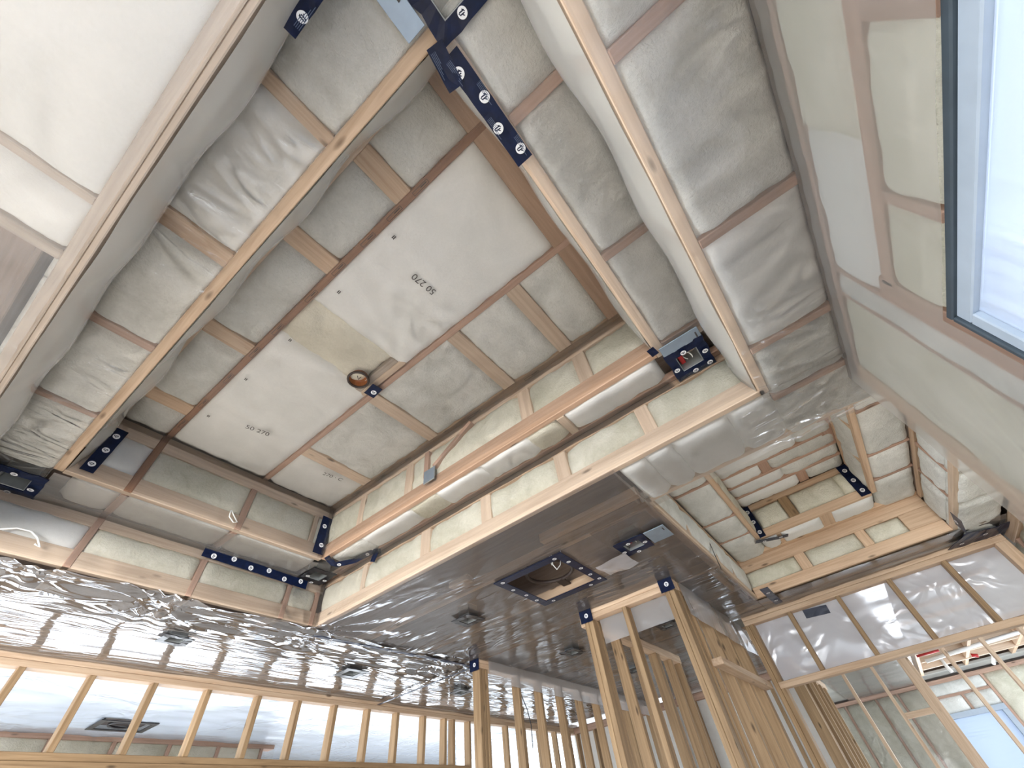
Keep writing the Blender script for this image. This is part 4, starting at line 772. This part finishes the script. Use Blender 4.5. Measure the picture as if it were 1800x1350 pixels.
# ---- square cut-out with the ring bracket
ct = thing('cutout_tape_frame', 'square frame of navy tape with white logos round the ceiling cut-out', 'tape', (2.03, 1.19, Z0))
x0, x1, y0, y1 = 1.782, 2.282, .962, 1.415; zz = Z0 - .024
for X, Y in (((x0, x0 + .055), (y0, y1)), ((x1 - .055, x1), (y0, y1)), ((x0 + .055, x1 - .055), (y0, y0 + .05)), ((x0 + .055, x1 - .055), (y1 - .05, y1))): ab(ct, 'tape_strip', X, Y, (zz, zz + .004), 'navy', .001)
for x, y in ((x0 + .028, 1.37), (x0 + .03, 1.02), (1.90, y0 + .026), (2.02, y0 + .022), (2.13, y0 + .028), (2.22, y0 + .02), (x1 - .028, 1.06), (x1 - .03, 1.33), (1.93, y1 - .024), (2.05, y1 - .028), (2.16, y1 - .024)): put_logo(ct, (x, y, zz), (1, .2, 0), DN, .85)
br = thing('speaker_bracket', 'dark ring bracket on two arms inside the square cut-out', 'bracket', (2.03, 1.19, Z0))
tube('ring', br, arc((2.03, 1.19, Z0 + .035), (1, 0, 0), (0, 1, 0), .135, .135, 0, 2 * math.pi, 36), .011, 'dark', 8)
bar(br, 'arm', (1.80, 1.19 + .10, Z0 + .035), (1.925, 1.19 + .06, Z0 + .035), (0, 1, 0), .055, .010, 'dark'); bar(br, 'arm', (2.265, 1.19 + .03, Z0 + .035), (2.15, 1.19 + .02, Z0 + .035), (0, 1, 0), .055, .010, 'dark')
wi_ = thing('dangling_wires', 'thin white wires dangling inside the square cut-out', 'wire', (1.90, 1.05, Z0))
tube('wire', wi_, [(1.86, 1.06, 1.12), (1.865, 1.065, 1.03), (1.88, 1.075, .985), (1.905, 1.07, .965), (1.925, 1.055, .99), (1.93, 1.04, 1.05), (1.93, 1.035, 1.12)], .0026, 'whitep')
tube('wire', wi_, [(1.85, 1.07, 1.12), (1.86, 1.075, 1.02), (1.885, 1.085, .99), (1.89, 1.08, 1.05), (1.885, 1.07, 1.12)], .0026, 'whitep')
bag = sheet('plastic_flap', 'loose translucent plastic flap hanging beside the light box and cut-out', '-z', (2.02, 2.20), (.72, .90), Z0 - .030, 'silver', .02, lambda p, q: .02 + .012 * noise.noise(Vector((p * 12, q * 12, 2))), cat='plastic flap')

# ---- round can in the upper ceiling
can = thing('round_can', 'round orange brown can with a dark rim in the cream insulation', 'light can', (.603, 1.217, Z2))
tube('rim', can, arc((.603, 1.217, Z2 - .036), (1, 0, 0), (0, 1, 0),   .047, .047, 0, 2 * math.pi, 28), .006, 'dark', 8)
V, F = [], []
for k in range(28):
    a = 2 * math.pi * k / 28
    for r_, h in ((.046, -.030), (.040, -.006), (.018, .022), (.0001, .024)): V.append((r_ * math.cos(a) * S, r_ * math.sin(a) * S, h * S))
for k in range(28):
    k2 = (k + 1) % 28
    for j in range(3): F.append((k * 4 + j, k2 * 4 + j, k2 * 4 + j + 1, k * 4 + j + 1))
me = bpy.data.meshes.new('can_liner'); me.from_pydata(V, [], F); me.materials.append(MT['copper']); link('can_liner', me, can, Matrix.Translation(W((.603, 1.217, Z2))))
tube('wire', can, [(.60, 1.21, Z2 + .02), (.595, 1.22, Z2 - .01), (.607, 1.228, Z2 - .02), (.612, 1.215, Z2 - .005)], .002, 'dark')

# ---- fan in the side room ceiling, loose ribbons and cable
fan = thing('ceiling_fan_box', 'dark fan housing with shiny flange in the bright side room ceiling', 'fan box', (1.345, 4.865, Z0))
ab(fan, 'housing', (1.19, 1.50), (4.75, 4.98), (Z0 + .005, Z0 + .02), 'dark')
for X, Y in (((1.15, 1.19), (4.71, 5.02)), ((1.50, 1.54), (4.71, 5.02)), ((1.19, 1.50), (4.71, 4.75)), ((1.19, 1.50), (4.98, 5.02))): ab(fan, 'flange', X, Y, (Z0 - .022, Z0 - .016), 'black', .002)
tube('ring', fan, arc((1.345, 4.865, Z0 - .012), (1, 0, 0), (0, 1, 0), .10, .08, 0, 2 * math.pi, 24), .008, 'black')
def ribbon(label, pts, r=.004, m='whitep', name='film_ribbon', cat='ribbon'):
    P = [Vector(p) for p in pts]; t = tube(name, None, P, r, m); tag(t, label, cat); return t
ribbon('looped white ribbon on the lower step wall at the left edge', [Py(0, 930, YB - .03), Py(30, 928, YB - .035), Py(55, 934, YB - .04), Py(66, 945, YB - .04), Py(70, 962, YB - .03), Py(61, 956, YB - .03)], .0035)
ribbon('thin white ribbon loop hanging from the pale plate above the grey ledge', [Py(406, 897, JB - .03), Py(403, 908, JB - .04), Py(410, 918, JB - .04), Py(417, 918, JB - .03), Py(411, 906, JB - .03), Py(407, 897, JB - .03)], .003)
ribbon('black cable hanging from the ceiling behind the left partition', [(3.45, 2.55, .99), (3.50, 2.56, .90), (3.60, 2.58, .80), (3.63, 2.58, .70), (3.62, 2.58, .55)], .004, 'black', 'hanging_cable', 'cable')
# ---- pipes in the open joist bay
ribbon('white plastic pipe crossing the open joist bay', [(7.9, -.50, 1.0), (7.9, -.95, 1.02), (7.9, -1.5, 1.04)], .022, 'whitep', 'drain_pipe', 'pipe')
ribbon('white plastic pipe drop in the open joist bay', [(8.685, -.72, 1.16), (8.685, -.72, 1.0), (8.685, -.73, .93)], .022, 'whitep', 'drain_pipe', 'pipe')
ribbon('bent white pipe at the right of the open joist bay', [(8.755, -1.2, 1.16), (8.755, -1.25, 1.0), (8.85, -1.2, .93)], .02, 'whitep', 'drain_pipe', 'pipe')
ribbon('red water pipe along the open joist bay', [(7.35, -.42, .99), (7.35, -.65, .99)], .012, 'redp', 'water_pipe', 'pipe')
ribbon('short red water pipe stub in the open joist bay', [(8.5, -1.02, 1.02), (8.5, -1.08, 1.0)], .02, 'redp', 'water_pipe', 'pipe')
